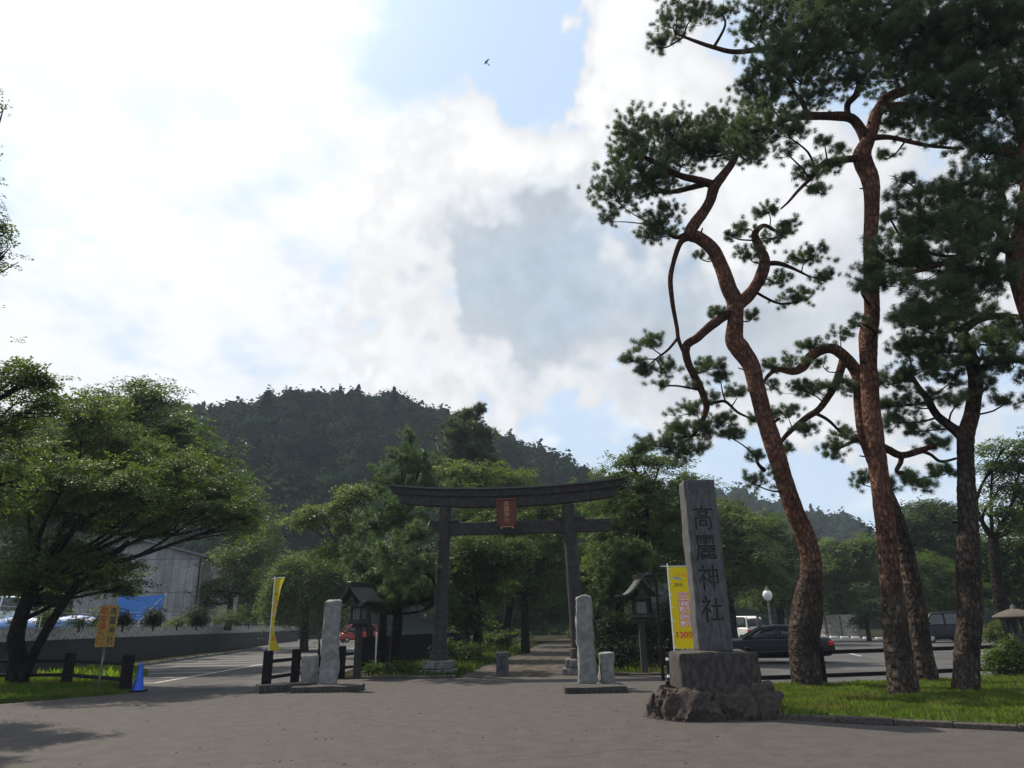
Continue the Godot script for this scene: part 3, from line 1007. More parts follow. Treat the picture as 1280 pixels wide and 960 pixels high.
func forest_mesh(cone: bool, sd: int) -> ArrayMesh:      # one tree of a far wood: its dark inside and the leaf clumps over it
	var g := Geo.new()
	rng.seed = sd
	var rows := []
	for i in 10:
		var a := lerpf(-PI / 2, PI / 2, i / 9.0)
		var row := []
		for k in 14:
			var b := TAU * k / 14
			var r := cos(a)
			var y := sin(a)
			if cone:
				y = lerpf(-1.0, 1.25, i / 9.0); r = 0.8 * (1.0 - i / 9.0) + 0.02
			var p := Vector3(cos(b) * r, y, sin(b) * r)
			row.append(p * (0.82 + 0.4 * fast.get_noise_3dv(p * 75 + Vector3(sd * 9, 0, 0))))
		rows.append(row)
	g.col = Color(0.75, 0.75, 0.75)
	g.sheet(rows, true, 1.0)
	for i in 330:
		var d := Vector3(rng.randfn(), rng.randfn() + 0.25, rng.randfn()).normalized()
		var p := d * (0.86 + 0.45 * fast.get_noise_3dv(d * 75 + Vector3(sd * 9, 0, 0)) + rng.randf() * 0.16)
		if cone:
			var y := lerpf(-1.0, 1.3, pow(rng.randf(), 1.3))
			var r := 0.82 * (1.3 - y) / 2.3 * (0.8 + 0.35 * rng.randf() + 0.2 * sin(y * 14))
			p = Vector3(d.x * r, y, d.z * r)
		var nn := (p.normalized() * 0.6 + Vector3.UP * 0.5 + Vector3(rng.randfn(), rng.randfn(), rng.randfn()) * 0.45).normalized()
		var u := nn.cross(Vector3(0.4, 0.2, 0.9)).normalized().rotated(nn, rng.randf() * TAU)
		var w := nn.cross(u)
		var s := rng.randf_range(0.07, 0.15)
		var v := rng.randf_range(0.7, 1.4)
		g.col = Color(v, v, v * 0.9)
		g.tri_n(p - u * s, p + w * s * 0.6, p + u * s, nn)
		g.tri_n(p - u * s, p - w * s * 0.7 + nn * s * 0.3, p + u * s, (nn - w * 0.3).normalized())
	return g.mesh()

func forest(label: String, list: Array, x0: float, x1: float, d0: float, d1: float, back: float, step: float, seed_: int) -> void:
	var round_xf := []
	var round_c := []
	var cone_xf := []
	var cone_c := []
	rng.seed = seed_
	var d := d0
	while d < back:
		var x := x0
		while x < x1:
			var px := x + rng.randf_range(-0.5, 0.5) * step
			var pd := d + rng.randf_range(-0.5, 0.5) * step
			var kind := fast.get_noise_2d(px * 2.2, pd * 2.2)
			var s := step * rng.randf_range(0.45, 0.8) * (1.0 + 0.9 * pow(rng.randf(), 3.0))
			var y := hill_y(list, px, pd, d0, d1) + s * rng.randf_range(0.5, 1.0)
			var cone := kind > 0.16 and rng.randf() < 0.18
			var v := rng.randf_range(0.65, 1.3)
			var cc := Color(0.013, 0.027, 0.017) * v if cone else Color(0.017, 0.034, 0.018).lerp(Color(0.034, 0.05, 0.02), clampf(-kind * 1.2 + rng.randf_range(-0.3, 0.3), 0, 1)) * v
			var bs := Basis(Vector3.UP, rng.randf() * TAU).scaled(Vector3(s, s * rng.randf_range(0.8, 1.15), s))
			if cone:
				cone_xf.append(Transform3D(bs, Vector3(px, y + s * 0.2, -pd))); cone_c.append(cc)
			else:
				round_xf.append(Transform3D(bs, Vector3(px, y, -pd))); round_c.append(cc)
			x += step
		d += step
	var t := thing("forest", label, "forest")
	t.set_meta("kind", "stuff")
	for k in 2:
		var xs := []
		var cs := []
		for i in round_xf.size():
			if i % 2 == k:
				xs.append(round_xf[i]); cs.append(round_c[i])
		scatter("broadleaf_crown", T["wood_round" if k == 0 else "wood_loose"], M.far_leaf, xs, cs, t).set_meta("kind", "stuff")
	scatter("conifer_crown", T.wood_cone, M.far_leaf, cone_xf, cone_c, t).set_meta("kind", "stuff")

func text_mesh(s: String, size: float, depth: float) -> TextMesh:
	var f := SystemFont.new()
	f.font_names = PackedStringArray(["Droid Sans"])
	f.font_weight = 700
	var m := TextMesh.new()
	m.text = s
	m.font = f
	m.font_size = 64
	m.pixel_size = size / 64.0
	m.depth = depth
	return m

# a tall cloth banner on a pole with an arm; x runs across the cloth from the pole, bend: how far the cloth curls
func banner(label: String, at: Vector3, turn: float, low: float, high: float, width: float, bend: float, pole_h: float, pole_low := 0.0) -> Node3D:
	var t := thing("yellow_banner", label, "banner", at, turn, "tall yellow event banners")
	var g := Geo.new()
	g.rod(Vector3(0, pole_low, 0), Vector3(0, pole_h, 0), 0.014, 10)
	g.rod(Vector3(-0.16, high + 0.02, 0.0), Vector3(width + 0.01, high + 0.02, 0.0), 0.008, 8)
	put("pole", g, M.white_plastic, t)
	for i in 7:
		g = Geo.new()
		g.box(Vector3(0.02, lerpf(low + 0.03, high - 0.04, i / 6.0), 0), Vector3(0.07, 0.03, 0.012), 0)
		put("loop", g, M.white_plastic, t)
	g = Geo.new()
	var rows := []
	for side in 2:
		rows = []
		for i in 25:
			var row := []
			for j in 13:
				row.append(cloth_at(j / 12.0, i / 24.0, low, high, width, bend) + cloth_out(j / 12.0, i / 24.0, low, high, width, bend) * (0.001 if side == 0 else -0.001))
			rows.append(row)
		g.sheet(rows, false, -1.0 if side == 0 else 1.0)
	put("cloth", g, M.yellow_cloth, t)
	var col := "高麗郡建郡"
	for i in 5:
		for layer in 2:
			g = Geo.new()
			for s in strokes(col[i]):
				var a := Vector2(0.3 + s[0].x * 0.46, 0.685 - (i + s[0].y * 0.86) * 0.088)
				var b := Vector2(0.3 + s[1].x * 0.46, 0.685 - (i + s[1].y * 0.86) * 0.088)
				cloth_stroke(g, a, b, 0.030 if layer == 0 else 0.012, 0.0022 + 0.0012 * layer, low, high, width, bend)
			put("lettering", g, M.red_print if layer == 0 else M.white_print, t)
	var digits := [["1300", 0.165, 0.165, "red_print", 0.42], ["2016", 0.09, 0.775, "dark_print", 0.4], ["2016", 0.13, 0.9, "orange_print", 0.5]]
	for q in digits:
		var o := put("lettering", text_mesh(q[0], q[1] * width / 0.45 * 0.9, 0.001), M[q[3]], t)
		o.position = cloth_at(q[4], q[2], low, high, width, bend) + cloth_out(q[4], q[2], low, high, width, bend) * 0.004
		var n := cloth_out(q[4], q[2], low, high, width, bend)
		o.basis = Basis(Vector3.UP.cross(n).normalized(), Vector3.UP, n)
	g = Geo.new()
	cloth_stroke(g, Vector2(0.18, 0.865), Vector2(0.5, 0.85), 0.03, 0.0024, low, high, width, bend)
	put("emblem", g, M.blue_print, t)
	return t

func cloth_at(u: float, v: float, low: float, high: float, width: float, bend: float) -> Vector3:
	var c := bend * sin(v * PI) * (1.0 + 0.3 * sin(v * 7.0))
	return Vector3(0.01 + width * u * (1.0 - absf(c) * 0.25), lerpf(low, high, v), (c * u * u + 0.03 * sin(u * 5.0 + v * 4.0) * u) * width)

func cloth_out(u: float, v: float, low: float, high: float, width: float, bend: float) -> Vector3:
	var a := cloth_at(u + 0.02, v, low, high, width, bend) - cloth_at(u - 0.02, v, low, high, width, bend)
	var b := cloth_at(u, v + 0.02, low, high, width, bend) - cloth_at(u, v - 0.02, low, high, width, bend)
	return a.cross(b).normalized()

func cloth_stroke(g: Geo, a: Vector2, b: Vector2, half: float, lift: float, low: float, high: float, width: float, bend: float) -> void:
	var aspect := width / (high - low)
	var d := Vector2((b.x - a.x), (b.y - a.y) / aspect).normalized()
	var nn := Vector2(-d.y, d.x)
	a -= Vector2(d.x, d.y * aspect) * half * 0.8
	b += Vector2(d.x, d.y * aspect) * half * 0.8
	var ps := []
	for q in [a - Vector2(nn.x, nn.y * aspect) * half, b - Vector2(nn.x, nn.y * aspect) * half, b + Vector2(nn.x, nn.y * aspect) * half, a + Vector2(nn.x, nn.y * aspect) * half]:
		ps.append(cloth_at(q.x, q.y, low, high, width, bend) + cloth_out(q.x, q.y, low, high, width, bend) * lift)
	g.poly(ps, cloth_out(a.x, a.y, low, high, width, bend))

# ---------------------------------------------------------------- the place
func _ready() -> void:
	var cam := Camera3D.new()
	cam.name = "camera"
	cam.fov = 56.145
	cam.far = 2000.0
	var pitch := atan(300.0 / 900.0)
	var roll := deg_to_rad(1.0)
	var fwd := Vector3(0, sin(pitch), -cos(pitch))
	var up0 := Vector3(0, cos(pitch), sin(pitch))
	var rt := Vector3.RIGHT * cos(roll) - up0 * sin(roll)
	var up1 := up0 * cos(roll) + Vector3.RIGHT * sin(roll)
	add_child(cam)
	cam.transform = Transform3D(Basis(rt, up1, -fwd), Vector3(0, 1.6, 0))
	cam.current = true

	var env := Environment.new()
	env.background_mode = Environment.BG_SKY
	var pano := PanoramaSkyMaterial.new()
	pano.panorama = sky_texture(1792)
	pano.energy_multiplier = 0.84
	env.sky = Sky.new()
	env.sky.sky_material = pano
	env.tonemap_mode = Environment.TONE_MAPPER_LINEAR
	env.tonemap_exposure = 1.26
	env.sdfgi_enabled = true
	env.ssao_enabled = true
	env.ssil_enabled = true
	env.fog_enabled = true
	env.fog_density = 0.0004
	env.fog_light_color = Color(0.86, 0.92, 1.0)
	var we := WorldEnvironment.new()
	we.name = "world"
	we.environment = env
	add_child(we)
	var sun := DirectionalLight3D.new()
	sun.name = "sun"
	sun.light_energy = 1.6
	sun.light_color = Color(1.0, 0.955, 0.88)
	sun.light_angular_distance = 0.5
	sun.shadow_enabled = true
	add_child(sun)
	sun.look_at_from_position(Vector3.ZERO, -toward(SUN_AZ, SUN_EL))

	fast.noise_type = FastNoiseLite.TYPE_SIMPLEX_SMOOTH
	fast.frequency = 0.02
	fast.fractal_octaves = 2
	fast.seed = 4
	cells.noise_type = FastNoiseLite.TYPE_CELLULAR
	cells.cellular_return_type = FastNoiseLite.RETURN_DISTANCE2_SUB
	cells.frequency = 1.0
	cells.fractal_type = FastNoiseLite.FRACTAL_NONE
	cells.seed = 8
	materials()
	T.tuft = tuft_mesh(120, 0.13, 0.0031, 1.35, 31)
	T.soft = tuft_mesh(70, 0.30, 0.012, 1.3, 32)
	T.spray = spray_mesh(0.36, 0.088, 5, 7, 0.25, 33)
	T.spray_far = spray_mesh(0.5, 0.16, 5, 6, 0.25, 34)
	T.strand = spray_mesh(0.7, 0.13, 5, 9, 1.7, 35)
	T.grass = grass_mesh(13, 0.09, 0.075, 36)
	T.wood_round = forest_mesh(false, 41)
	T.wood_loose = forest_mesh(false, 42)
	T.wood_cone = forest_mesh(true, 43)

	ground()
	hills()
	gate()
	stones()
	monument()
	fences_and_walls()
	background_trees()
	lawn_pines()
	vehicles()
	small_things()

func ground() -> void:
	flat("ground", [Vector2(-700, 40), Vector2(700, 40), Vector2(700, -900), Vector2(-700, -900)], -0.02, M.soil, "soil and undergrowth stretching to the hills")
	flat("plaza", [Vector2(-40, 12), Vector2(40, 12), Vector2(40, -9), Vector2(14.6, -8.3), Vector2(9.0, -10.45), Vector2(7.3, -11.5), Vector2(5.2, -12.75), Vector2(4.3, -13.6), Vector2(4.7, -20.6), Vector2(4.75, -24.0), Vector2(2.2, -25.0), Vector2(-1.9, -24.6), Vector2(-4.9, -25.0), Vector2(-6.6, -24.6), Vector2(-7.0, -20.6), Vector2(-10.4, -21.0), Vector2(-12.3, -18.5), Vector2(-20, -16.5), Vector2(-40, -14)], 0.0, M.asphalt, "brownish worn asphalt forecourt in front of the gate")
	flat("car_park", [Vector2(-10.4, -20.6), Vector2(-7.0, -20.4), Vector2(-6.6, -24.6), Vector2(-6.4, -29.0), Vector2(-7.2, -40), Vector2(-10.5, -64), Vector2(-14, -110), Vector2(-32, -110), Vector2(-22.4, -63.5), Vector2(-17.9, -33.0), Vector2(-16.5, -26.5), Vector2(-12.4, -24.5)], 0.004, M.lot, "grey asphalt car park with white bay lines on the left")
	flat("car_park", [Vector2(5.2, -19.6), Vector2(13.6, -21.4), Vector2(40, -26), Vector2(60, -40), Vector2(44, -52), Vector2(31, -66), Vector2(10, -74), Vector2(7.5, -60), Vector2(5.4, -30)], 0.004, M.lot, "grey asphalt car park behind the right fence")
	flat("path", [Vector2(2.2, -24.9), Vector2(-1.9, -24.5), Vector2(-1.3, -32), Vector2(0.4, -45), Vector2(1.6, -60), Vector2(4.5, -80), Vector2(9, -80), Vector2(6.0, -60), Vector2(4.0, -45), Vector2(2.9, -32)], 0.008, M.path, "pale earth path running through the gate under trees")
	# bay lines of the left car park
	var a := Vector3(-11.56, 0.00, -24.72)
	var b := Vector3(-12.23, 0.00, -45.54)
	var dir := (b - a).normalized()
	var across := Vector3(dir.z, 0, -dir.x)
	if across.x > 0: across = -across
	var g := Geo.new()
	painted(g, a, a + dir * 42.0, 0.15)
	for i in 15:
		var p := a + dir * (0.08 + i * 2.75)
		painted(g, p + across * 0.08, p + across * 5.0 + Vector3(0.25, 0, 0.5), 0.17)
	struct("bay_lines", g, M.paint, "white painted parking bay lines")
	g = Geo.new()
	for i in 8:
		painted(g, Vector3(12.5 + i * 2.7, 0, -34.0), Vector3(13.6 + i * 2.7, 0, -38.6), 0.12)
	struct("bay_lines", g, M.paint, "white painted bay lines behind the right fence")
	# lawns
	var right := PackedVector2Array([Vector2(4.2, -13.55), Vector2(5.2, -12.95), Vector2(7.3, -11.7), Vector2(9.0, -10.65), Vector2(14.6, -8.5), Vector2(24, -8.6), Vector2(24, -22.0), Vector2(13.4, -20.5), Vector2(9.7, -19.5), Vector2(5.4, -18.6)])
	flat("lawn", right, 0.085, M.turf, "sunlit grass verge round the pines", 0.1)
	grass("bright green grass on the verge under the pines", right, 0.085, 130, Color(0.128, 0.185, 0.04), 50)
	var left := PackedVector2Array([Vector2(-12.5, -18.9), Vector2(-10.5, -21.1), Vector2(-12.2, -24.6), Vector2(-16.6, -26.4), Vector2(-24, -28), Vector2(-28, -17.5), Vector2(-20, -17.0)])
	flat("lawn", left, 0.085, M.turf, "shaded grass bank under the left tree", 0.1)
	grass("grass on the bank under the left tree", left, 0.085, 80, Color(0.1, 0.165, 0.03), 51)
	var far := PackedVector2Array([Vector2(-12.4, -24.6), Vector2(-16.6, -26.6), Vector2(-17.6, -32), Vector2(-15.2, -31)])
	grass("tall bright weeds behind the left fence", far, 0.0, 22, Color(0.16, 0.25, 0.04), 52, 3.6)
	var by := PackedVector2Array([Vector2(-4.9, -25.2), Vector2(-2.0, -24.9), Vector2(-1.4, -32), Vector2(0.2, -45), Vector2(1.4, -60), Vector2(-4, -60), Vector2(-5.0, -36)])
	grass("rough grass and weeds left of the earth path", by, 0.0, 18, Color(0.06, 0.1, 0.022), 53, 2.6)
	var by2 := PackedVector2Array([Vector2(2.4, -25.2), Vector2(4.7, -24.4), Vector2(5.6, -40), Vector2(9, -62), Vector2(6.2, -60), Vector2(4.1, -45), Vector2(3.0, -32)])
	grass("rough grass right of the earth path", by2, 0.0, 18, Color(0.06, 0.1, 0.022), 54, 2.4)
	# kerbs
	kerb([Vector3(4.25, 0, -13.5), Vector3(5.2, 0, -12.85), Vector3(7.3, 0, -11.6), Vector3(9.0, 0, -10.55), Vector3(14.6, 0, -8.4)], "low brown kerb edging the pine lawn", 0.13, 0.11)
	kerb([Vector3(-5.0, 0, -25.05), Vector3(-1.95, 0, -24.65)], "stone kerb left of the path mouth", 0.16, 0.1)
	kerb([Vector3(2.3, 0, -25.05), Vector3(4.8, 0, -24.1)], "stone kerb right of the path mouth", 0.16, 0.1)
	g = Geo.new()
	rng.seed = 78
	for q in [[-7.5, -17.5, 0.2, 26], [-1.5, -13.0, 2.6, 22], [1.5, -21.5, 3.0, 20], [-4.5, -11.0, 0.9, 16], [2.2, -10.2, 2.2, 14], [-9.5, -13.5, 0.1, 20]]:
		var at := Vector3(q[0], 0.003, q[1])
		var ang: float = q[2]
		for i in int(q[3]):
			ang += rng.randfn() * 0.35
			var to := at + Vector3(cos(ang), 0, -sin(ang) * 0.8) * rng.randf_range(0.12, 0.3)
			var n := (to - at).normalized().cross(Vector3.UP) * rng.randf_range(0.003, 0.009)
			g.poly([at - n, to - n * 0.8, to + n * 0.8, at + n], Vector3.UP)
			at = to
	struct("asphalt_cracks", g, M.carved, "thin dark cracks in the forecourt asphalt")
	# pebbles and fallen bits on the asphalt
	rng.seed = 77
	var xf := []
	var cols := []
	for i in 380:
		var p := Vector3(rng.randf_range(-12, 12), 0.004, rng.randf_range(-23, -8))
		if p.x > 4.0 and p.z > -19.5: p.x -= 9.0
		var s := rng.randf_range(0.004, 0.014)
		xf.append(Transform3D(Basis(Vector3.UP, rng.randf() * TAU).scaled(Vector3(s * 1.4, s * 0.5, s)), p))
		cols.append([Color(0.3, 0.28, 0.24), Color(0.16, 0.1, 0.04), Color(0.06, 0.08, 0.03)][rng.randi() % 3])
	var pb := Geo.new()
	pb.box(Vector3(0, 0.5, 0), Vector3(2, 1, 2), 0.3)
	tag(scatter("litter", pb.mesh(), M.grass, xf, cols), "scattered grit and fallen leaves on the asphalt", "litter", "", "stuff")

func painted(g: Geo, a: Vector3, b: Vector3, w: float) -> void:
	var n := (b - a).normalized().cross(Vector3.UP) * w / 2
	var y := Vector3(0, 0.008, 0)
	g.poly([a - n + y, b - n + y, b + n + y, a + n + y], Vector3.UP)

func kerb(pts: Array, label: String, w: float, h: float) -> void:
	var t := thing("kerb", label, "kerb", pts[0])
	t.set_meta("kind", "structure")
	t.remove_meta("category")
	for i in pts.size() - 1:
		var a: Vector3 = pts[i] - pts[0]
		var b: Vector3 = pts[i + 1] - pts[0]
		var n := maxi(1, int((b - a).length() / 0.62))
		var d := (b - a).normalized()
		for k in n:
			var p := a.lerp(b, (k + 0.5) / n)
			var g := Geo.new()
			var y := h / 2 - 0.02 + 0.012 * sin(k * 2.3 + i)
			g.box(p + Vector3(0, y, 0), Vector3((b - a).length() / n - 0.008, h, w), 0.018, Basis(d, Vector3.UP, d.cross(Vector3.UP)))
			put("kerb_stone", g, M.kerb, t)

func hills() -> void:
	var near := [[-231.84, 49.84], [-195.84, 53.26], [-170.05, 56.35], [-144.00, 59.18], [-117.83, 62.60], [-91.11, 62.95], [-69.83, 64.81], [-53.77, 65.64], [-40.40, 67.37], [-26.85, 62.62], [-16.12, 57.42], [-5.54, 51.74], [10.08, 44.99], [24.10, 37.85], [37.84, 30.59], [59.72, 18.81], [87.82, 3.69]]
	var far := [[21.28, 48.69], [80.52, 51.37], [105.55, 44.26], [130.66, 40.15], [148.01, 34.40], [161.33, 27.34], [177.43, 17.18], [197.19, 9.21], [224.38, 4.29], [265.59, 0.50]]
	hill("hill", "steep wooded hill behind the gate", near, -190, 190, 112, 230, 300)
	forest("dense dark woodland covering the hill behind the gate", near, -185, 150, 114, 230, 246, 4.6, 61)
	hill("hill", "lower wooded ridge seen between the pines", far, 0, 420, 240, 330, 420)
	forest("distant woodland on the lower ridge between the pines", far, 10, 330, 242, 330, 345, 6.0, 62)

func gate() -> void:
	var t := thing("torii_gate", "large dark timber shrine gate with curved top beam and red plaque", "shrine gate", Vector3(-0.28, 0, -25.75), deg_to_rad(-5.0))
	var half := 2.36
	for s in [-1.0, 1.0]:
		var g := Geo.new()
		g.box(Vector3(s * half, 0.1, 0), Vector3(1.12, 0.2, 1.12), 0.02)
		g.box(Vector3(s * half, 0.34, 0), Vector3(0.92, 0.28, 0.92), 0.04)
		put("base_stone", g, M.concrete, t)
		var pts := []
		var rad := []
		for k in 13:
			var f := k / 12.0
			pts.append(Vector3(s * (half - 0.16 * f), 0.48 + f * 5.1, 0))
			rad.append(lerpf(0.25, 0.215, f))
		g = Geo.new()
		g.tube(pts, rad, 28)
		put("post", g, M.wood, t)
		g = Geo.new()
		g.lathe(Vector3(s * half, 0.482, 0), [Vector2(0.3, 0), Vector2(0.3, 0.3), Vector2(0.285, 0.32), Vector2(0.245, 0.325)], 28)
		put("post_foot", g, M.wood, t)
	# lower lintel and top lintel curve up a little towards the ends
	var g := Geo.new()
	g.box(Vector3(0, 4.83, 0), Vector3(7.3, 0.44, 0.2), 0.012)
	put("tie_beam", g, M.beam_wood, t)
	for s in [-1.0, 1.0]:
		for k in [-1.0, 1.0]:
			g = Geo.new()
			g.box(Vector3(s * 2.22 + k * 0.36, 5.097, 0), Vector3(0.34, 0.09, 0.26), 0.01)
			put("wedge", g, M.beam_wood, t)
	for part in [[5.57, 0.36, 0.34, 3.85, "lintel", 0.1, "beam_wood"], [5.932, 0.24, 0.46, 4.1, "top_beam", 0.14, "beam_wood"], [6.174, 0.06, 0.62, 4.25, "roof_cap", 0.1, "copper"]]:
		g = Geo.new()
		var up := []
		var dn := []
		for k in 33:
			var u := (k / 32.0) * 2 - 1
			var c := 0.24 * pow(absf(u), 2.3)
			up.append(Vector2(u * (part[3] + part[5]), part[0] + part[1] + c))
			dn.append(Vector2(u * part[3], part[0] + c))
		dn.reverse()
		g.slab(up + dn, Vector3(0, 0, -part[2] / 2), Vector3.RIGHT, Vector3.UP, Vector3(0, 0, part[2]))
		put(part[4], g, M[part[6]], t)
	# the plaque hangs at the middle and leans forward
	var bs := Basis(Vector3.RIGHT, deg_to_rad(9))
	var at := Vector3(0.05, 5.33, 0.4)
	g = Geo.new()
	g.box(at, Vector3(0.62, 0.82, 0.05), 0.01, bs)
	var pl := put("plaque", g, M.plaque_red, t)
	g = Geo.new()
	for s in [-1, 1]:
		g.box(at + bs * Vector3(0.325 * s, 0, 0.02), Vector3(0.05, 0.92, 0.1), 0.012, bs)
		g.box(at + bs * Vector3(0, 0.435 * s, 0.02), Vector3(0.598, 0.05, 0.1), 0.012, bs)
	put("plaque_frame", g, M.plaque_red, pl)
	g = Geo.new()
	var txt := "高麗神社"
	for i in 4:
		write(g, txt[i], at + bs * Vector3(-0.09, 0.375 - i * 0.19, 0.0255), bs * Vector3(0.18, 0, 0), bs * Vector3(0, -0.165, 0), 0.016, bs * Vector3(0, 0, 0.008))
	put("lettering", g, M.gold, pl)
	g = Geo.new()
	for s in [-1, 1]:
		g.box(at + bs * Vector3(0.2 * s, -0.53, 0.03), Vector3(0.07, 0.09, 0.07), 0.01, bs)
	g.box(at + bs * Vector3(0, -0.50, 0.05), Vector3(0.3, 0.04, 0.03), 0.006, bs)
	put("gilt_bracket", g, M.gold, pl)

func stones() -> void:
	var specs := [
		["stone_pillar", "tall rough granite pillar left of the path, beside a low block", Vector3(-5.14, 0.00, -21.07), Vector3(0.46, 2.24, 0.42), 0.08, "stone pillar", 1.0],
		["stone_block", "low squat granite block left of the tall left pillar", Vector3(-5.77, 0.00, -21.45), Vector3(0.42, 0.8, 0.42), 0.06, "stone block", 2.0],
		["stone_pillar", "tall pale granite pillar right of the path with a sunlit left edge", Vector3(1.80, 0.00, -19.90), Vector3(0.46, 2.2, 0.42), 0.07, "stone pillar", 3.0],
		["stone_block", "low round-topped granite block right of the right pillar", Vector3(2.33, 0.00, -20.04), Vector3(0.37, 0.78, 0.36), 0.05, "stone block", 4.0],
	]
	for s in specs:
		var t := thing(s[0], s[1], s[5], s[2] + Vector3(0, 0.16, -0.1), 0.0, "granite stones flanking the forecourt")
		var g := Geo.new()
		hewn(g, Vector3(0, s[3].y / 2 - 0.08, 0), s[3], s[4], 0.06, 0.055, 0.07, s[6])
		put("stone", g, M.granite, t)
	for s in [["low stone plinth under the left pillar and block", Vector3(-4.98, 0.00, -20.08), 1.75, 0.95, 7.0], ["low stone plinth under the right pillar and block", Vector3(1.88, 0.00, -18.55), 1.5, 0.95, 8.0]]:
		var g := Geo.new()
		hewn(g, Vector3(0, 0.05, 0), Vector3(s[2], 0.2, s[3]), 0.0, 0.02, 0.06, 0.025, s[4])
		var o := put("plinth", g, M.pedestal)
		o.position = s[1] + Vector3(0, 0, -0.5)
		tag(o, s[0], "plinth")
	var g := Geo.new()
	hewn(g, Vector3(0, 0.24, 0), Vector3(1.5, 0.28, 0.5), 0.0, 0.02, 0.06, 0.02, 12.0)
	var lo := put("plinth", g, M.pedestal)
	lo.position = Vector3(-6.14, 0.00, -20.31) + Vector3(0, -0.18, -0.4)
	lo.rotation.y = 0.5
	tag(lo, "long low stone kerb under the end of the short fence", "plinth")
	var c := thing("dismount_stone", "small squared grey stone with two dark characters in mid path", "stone block", Vector3(-0.48, 0.00, -25.25))
	g = Geo.new()
	hewn(g, Vector3(0, 0.34, 0), Vector3(0.42, 0.78, 0.36), 0.03, 0.012, 0.06, 0.03, 9.0)
	put("stone", g, M.old_granite, c)
	g = Geo.new()
	write(g, "下", Vector3(-0.09, 0.6, 0.178), Vector3(0.18, 0, 0), Vector3(0, -0.19, 0), 0.03, Vector3(0, 0, 0.012))
	write(g, "馬", Vector3(-0.09, 0.36, 0.178), Vector3(0.18, 0, 0), Vector3(0, -0.2, 0), 0.022, Vector3(0, 0, 0.012))
	put("lettering", g, M.carved, c)
	lantern("roofed wooden lantern behind the tall left granite pillar", Vector3(-5.32, 0.00, -25.71), deg_to_rad(-24), 1.68)
	lantern("roofed wooden lantern between the gate and the yellow banner", Vector3(4.09, 0.00, -24.83), deg_to_rad(2), 1.72)

func monument() -> void:
	var base := Vector3(3.5, 0, -14.1)
	var t := thing("name_stone", "tall grey stone stele carved with four large characters", "monument", base + Vector3(0.1, 1.06, 0))
	# the shaft with its carved characters
	var sh := Geo.new()
	hewn(sh, Vector3(0, 1.57, 0), Vector3(0.62, 3.14, 0.5), 0.03, 0.02, 0.06, 0.02, 5.0)
	var csg := CSGMesh3D.new()
	csg.name = "shaft"
	csg.mesh = sh.mesh()
	csg.material = M.old_granite
	t.add_child(csg)
	var txt := "高麗神社"
	for i in 4:
		for s in strokes(txt[i]):
			var a := Vector3(-0.19 + s[0].x * 0.37, 2.62 - i * 0.555 - s[0].y * 0.43, 0.25)
			var b := Vector3(-0.19 + s[1].x * 0.37, 2.62 - i * 0.555 - s[1].y * 0.43, 0.25)
			var bx := CSGBox3D.new()
			bx.name = "cut"
			bx.operation = CSGShape3D.OPERATION_SUBTRACTION
			var d := (b - a).normalized()
			bx.size = Vector3((b - a).length() + 0.03, 0.034, 0.08)
			bx.transform = Transform3D(Basis(d, Vector3.BACK.cross(d), Vector3.BACK), (a + b) / 2)
			bx.material = M.carved
			csg.add_child(bx, true)
	for i in 9:
		var bx := CSGBox3D.new()
		bx.name = "cut"
		bx.operation = CSGShape3D.OPERATION_SUBTRACTION
		bx.size = Vector3(0.014, 0.2 + 0.05 * sin(i * 2.0), 0.05)
		bx.position = Vector3(-0.27 + i * 0.066, 3.05, 0.255)
		bx.material = M.old_granite
		csg.add_child(bx, true)
	var g := Geo.new()
	hewn(g, Vector3(0, 0.34, 0), Vector3(1.42, 0.78, 1.15), 0.02, 0.03, 0.07, 0.05, 6.0)
	var o := put("pedestal", g, M.pedestal)
	o.position = base + Vector3(0.06, 0.34, 0)
	tag(o, "squared dark stone pedestal under the carved stele", "pedestal")
	for r in [["craggy brown boulder at the left foot of the stele", Vector3(-0.55, 0.12, 0.45), Vector3(1.25, 0.66, 1.0), 21.0], ["dark rough boulder at the right foot of the stele", Vector3(0.48, 0.12, 0.35), Vector3(1.3, 0.7, 1.1), 23.0], ["rough boulder behind the stele pedestal", Vector3(0.0, 0.1, -0.55), Vector3(2.0, 0.6, 0.9), 25.0]]:
		g = Geo.new()
		hewn(g, Vector3.ZERO, r[2], 0.22, 0.2, 0.05, 0.25, r[3])
		o = put("boulder", g, M.rock)
		o.position = base + r[1]
		tag(o, r[0], "boulder", "boulders at the foot of the stele")
	banner("yellow event banner with red characters beside the stele", Vector3(3.53, 0.00, -17.20), deg_to_rad(3), 1.01, 2.79, 0.56, 0.06, 2.87)
	banner("yellow event banner curling edge-on above the short fence", Vector3(-7.12, 0.00, -21.99), deg_to_rad(-38), 1.0, 2.98, 0.5, 0.42, 3.05)

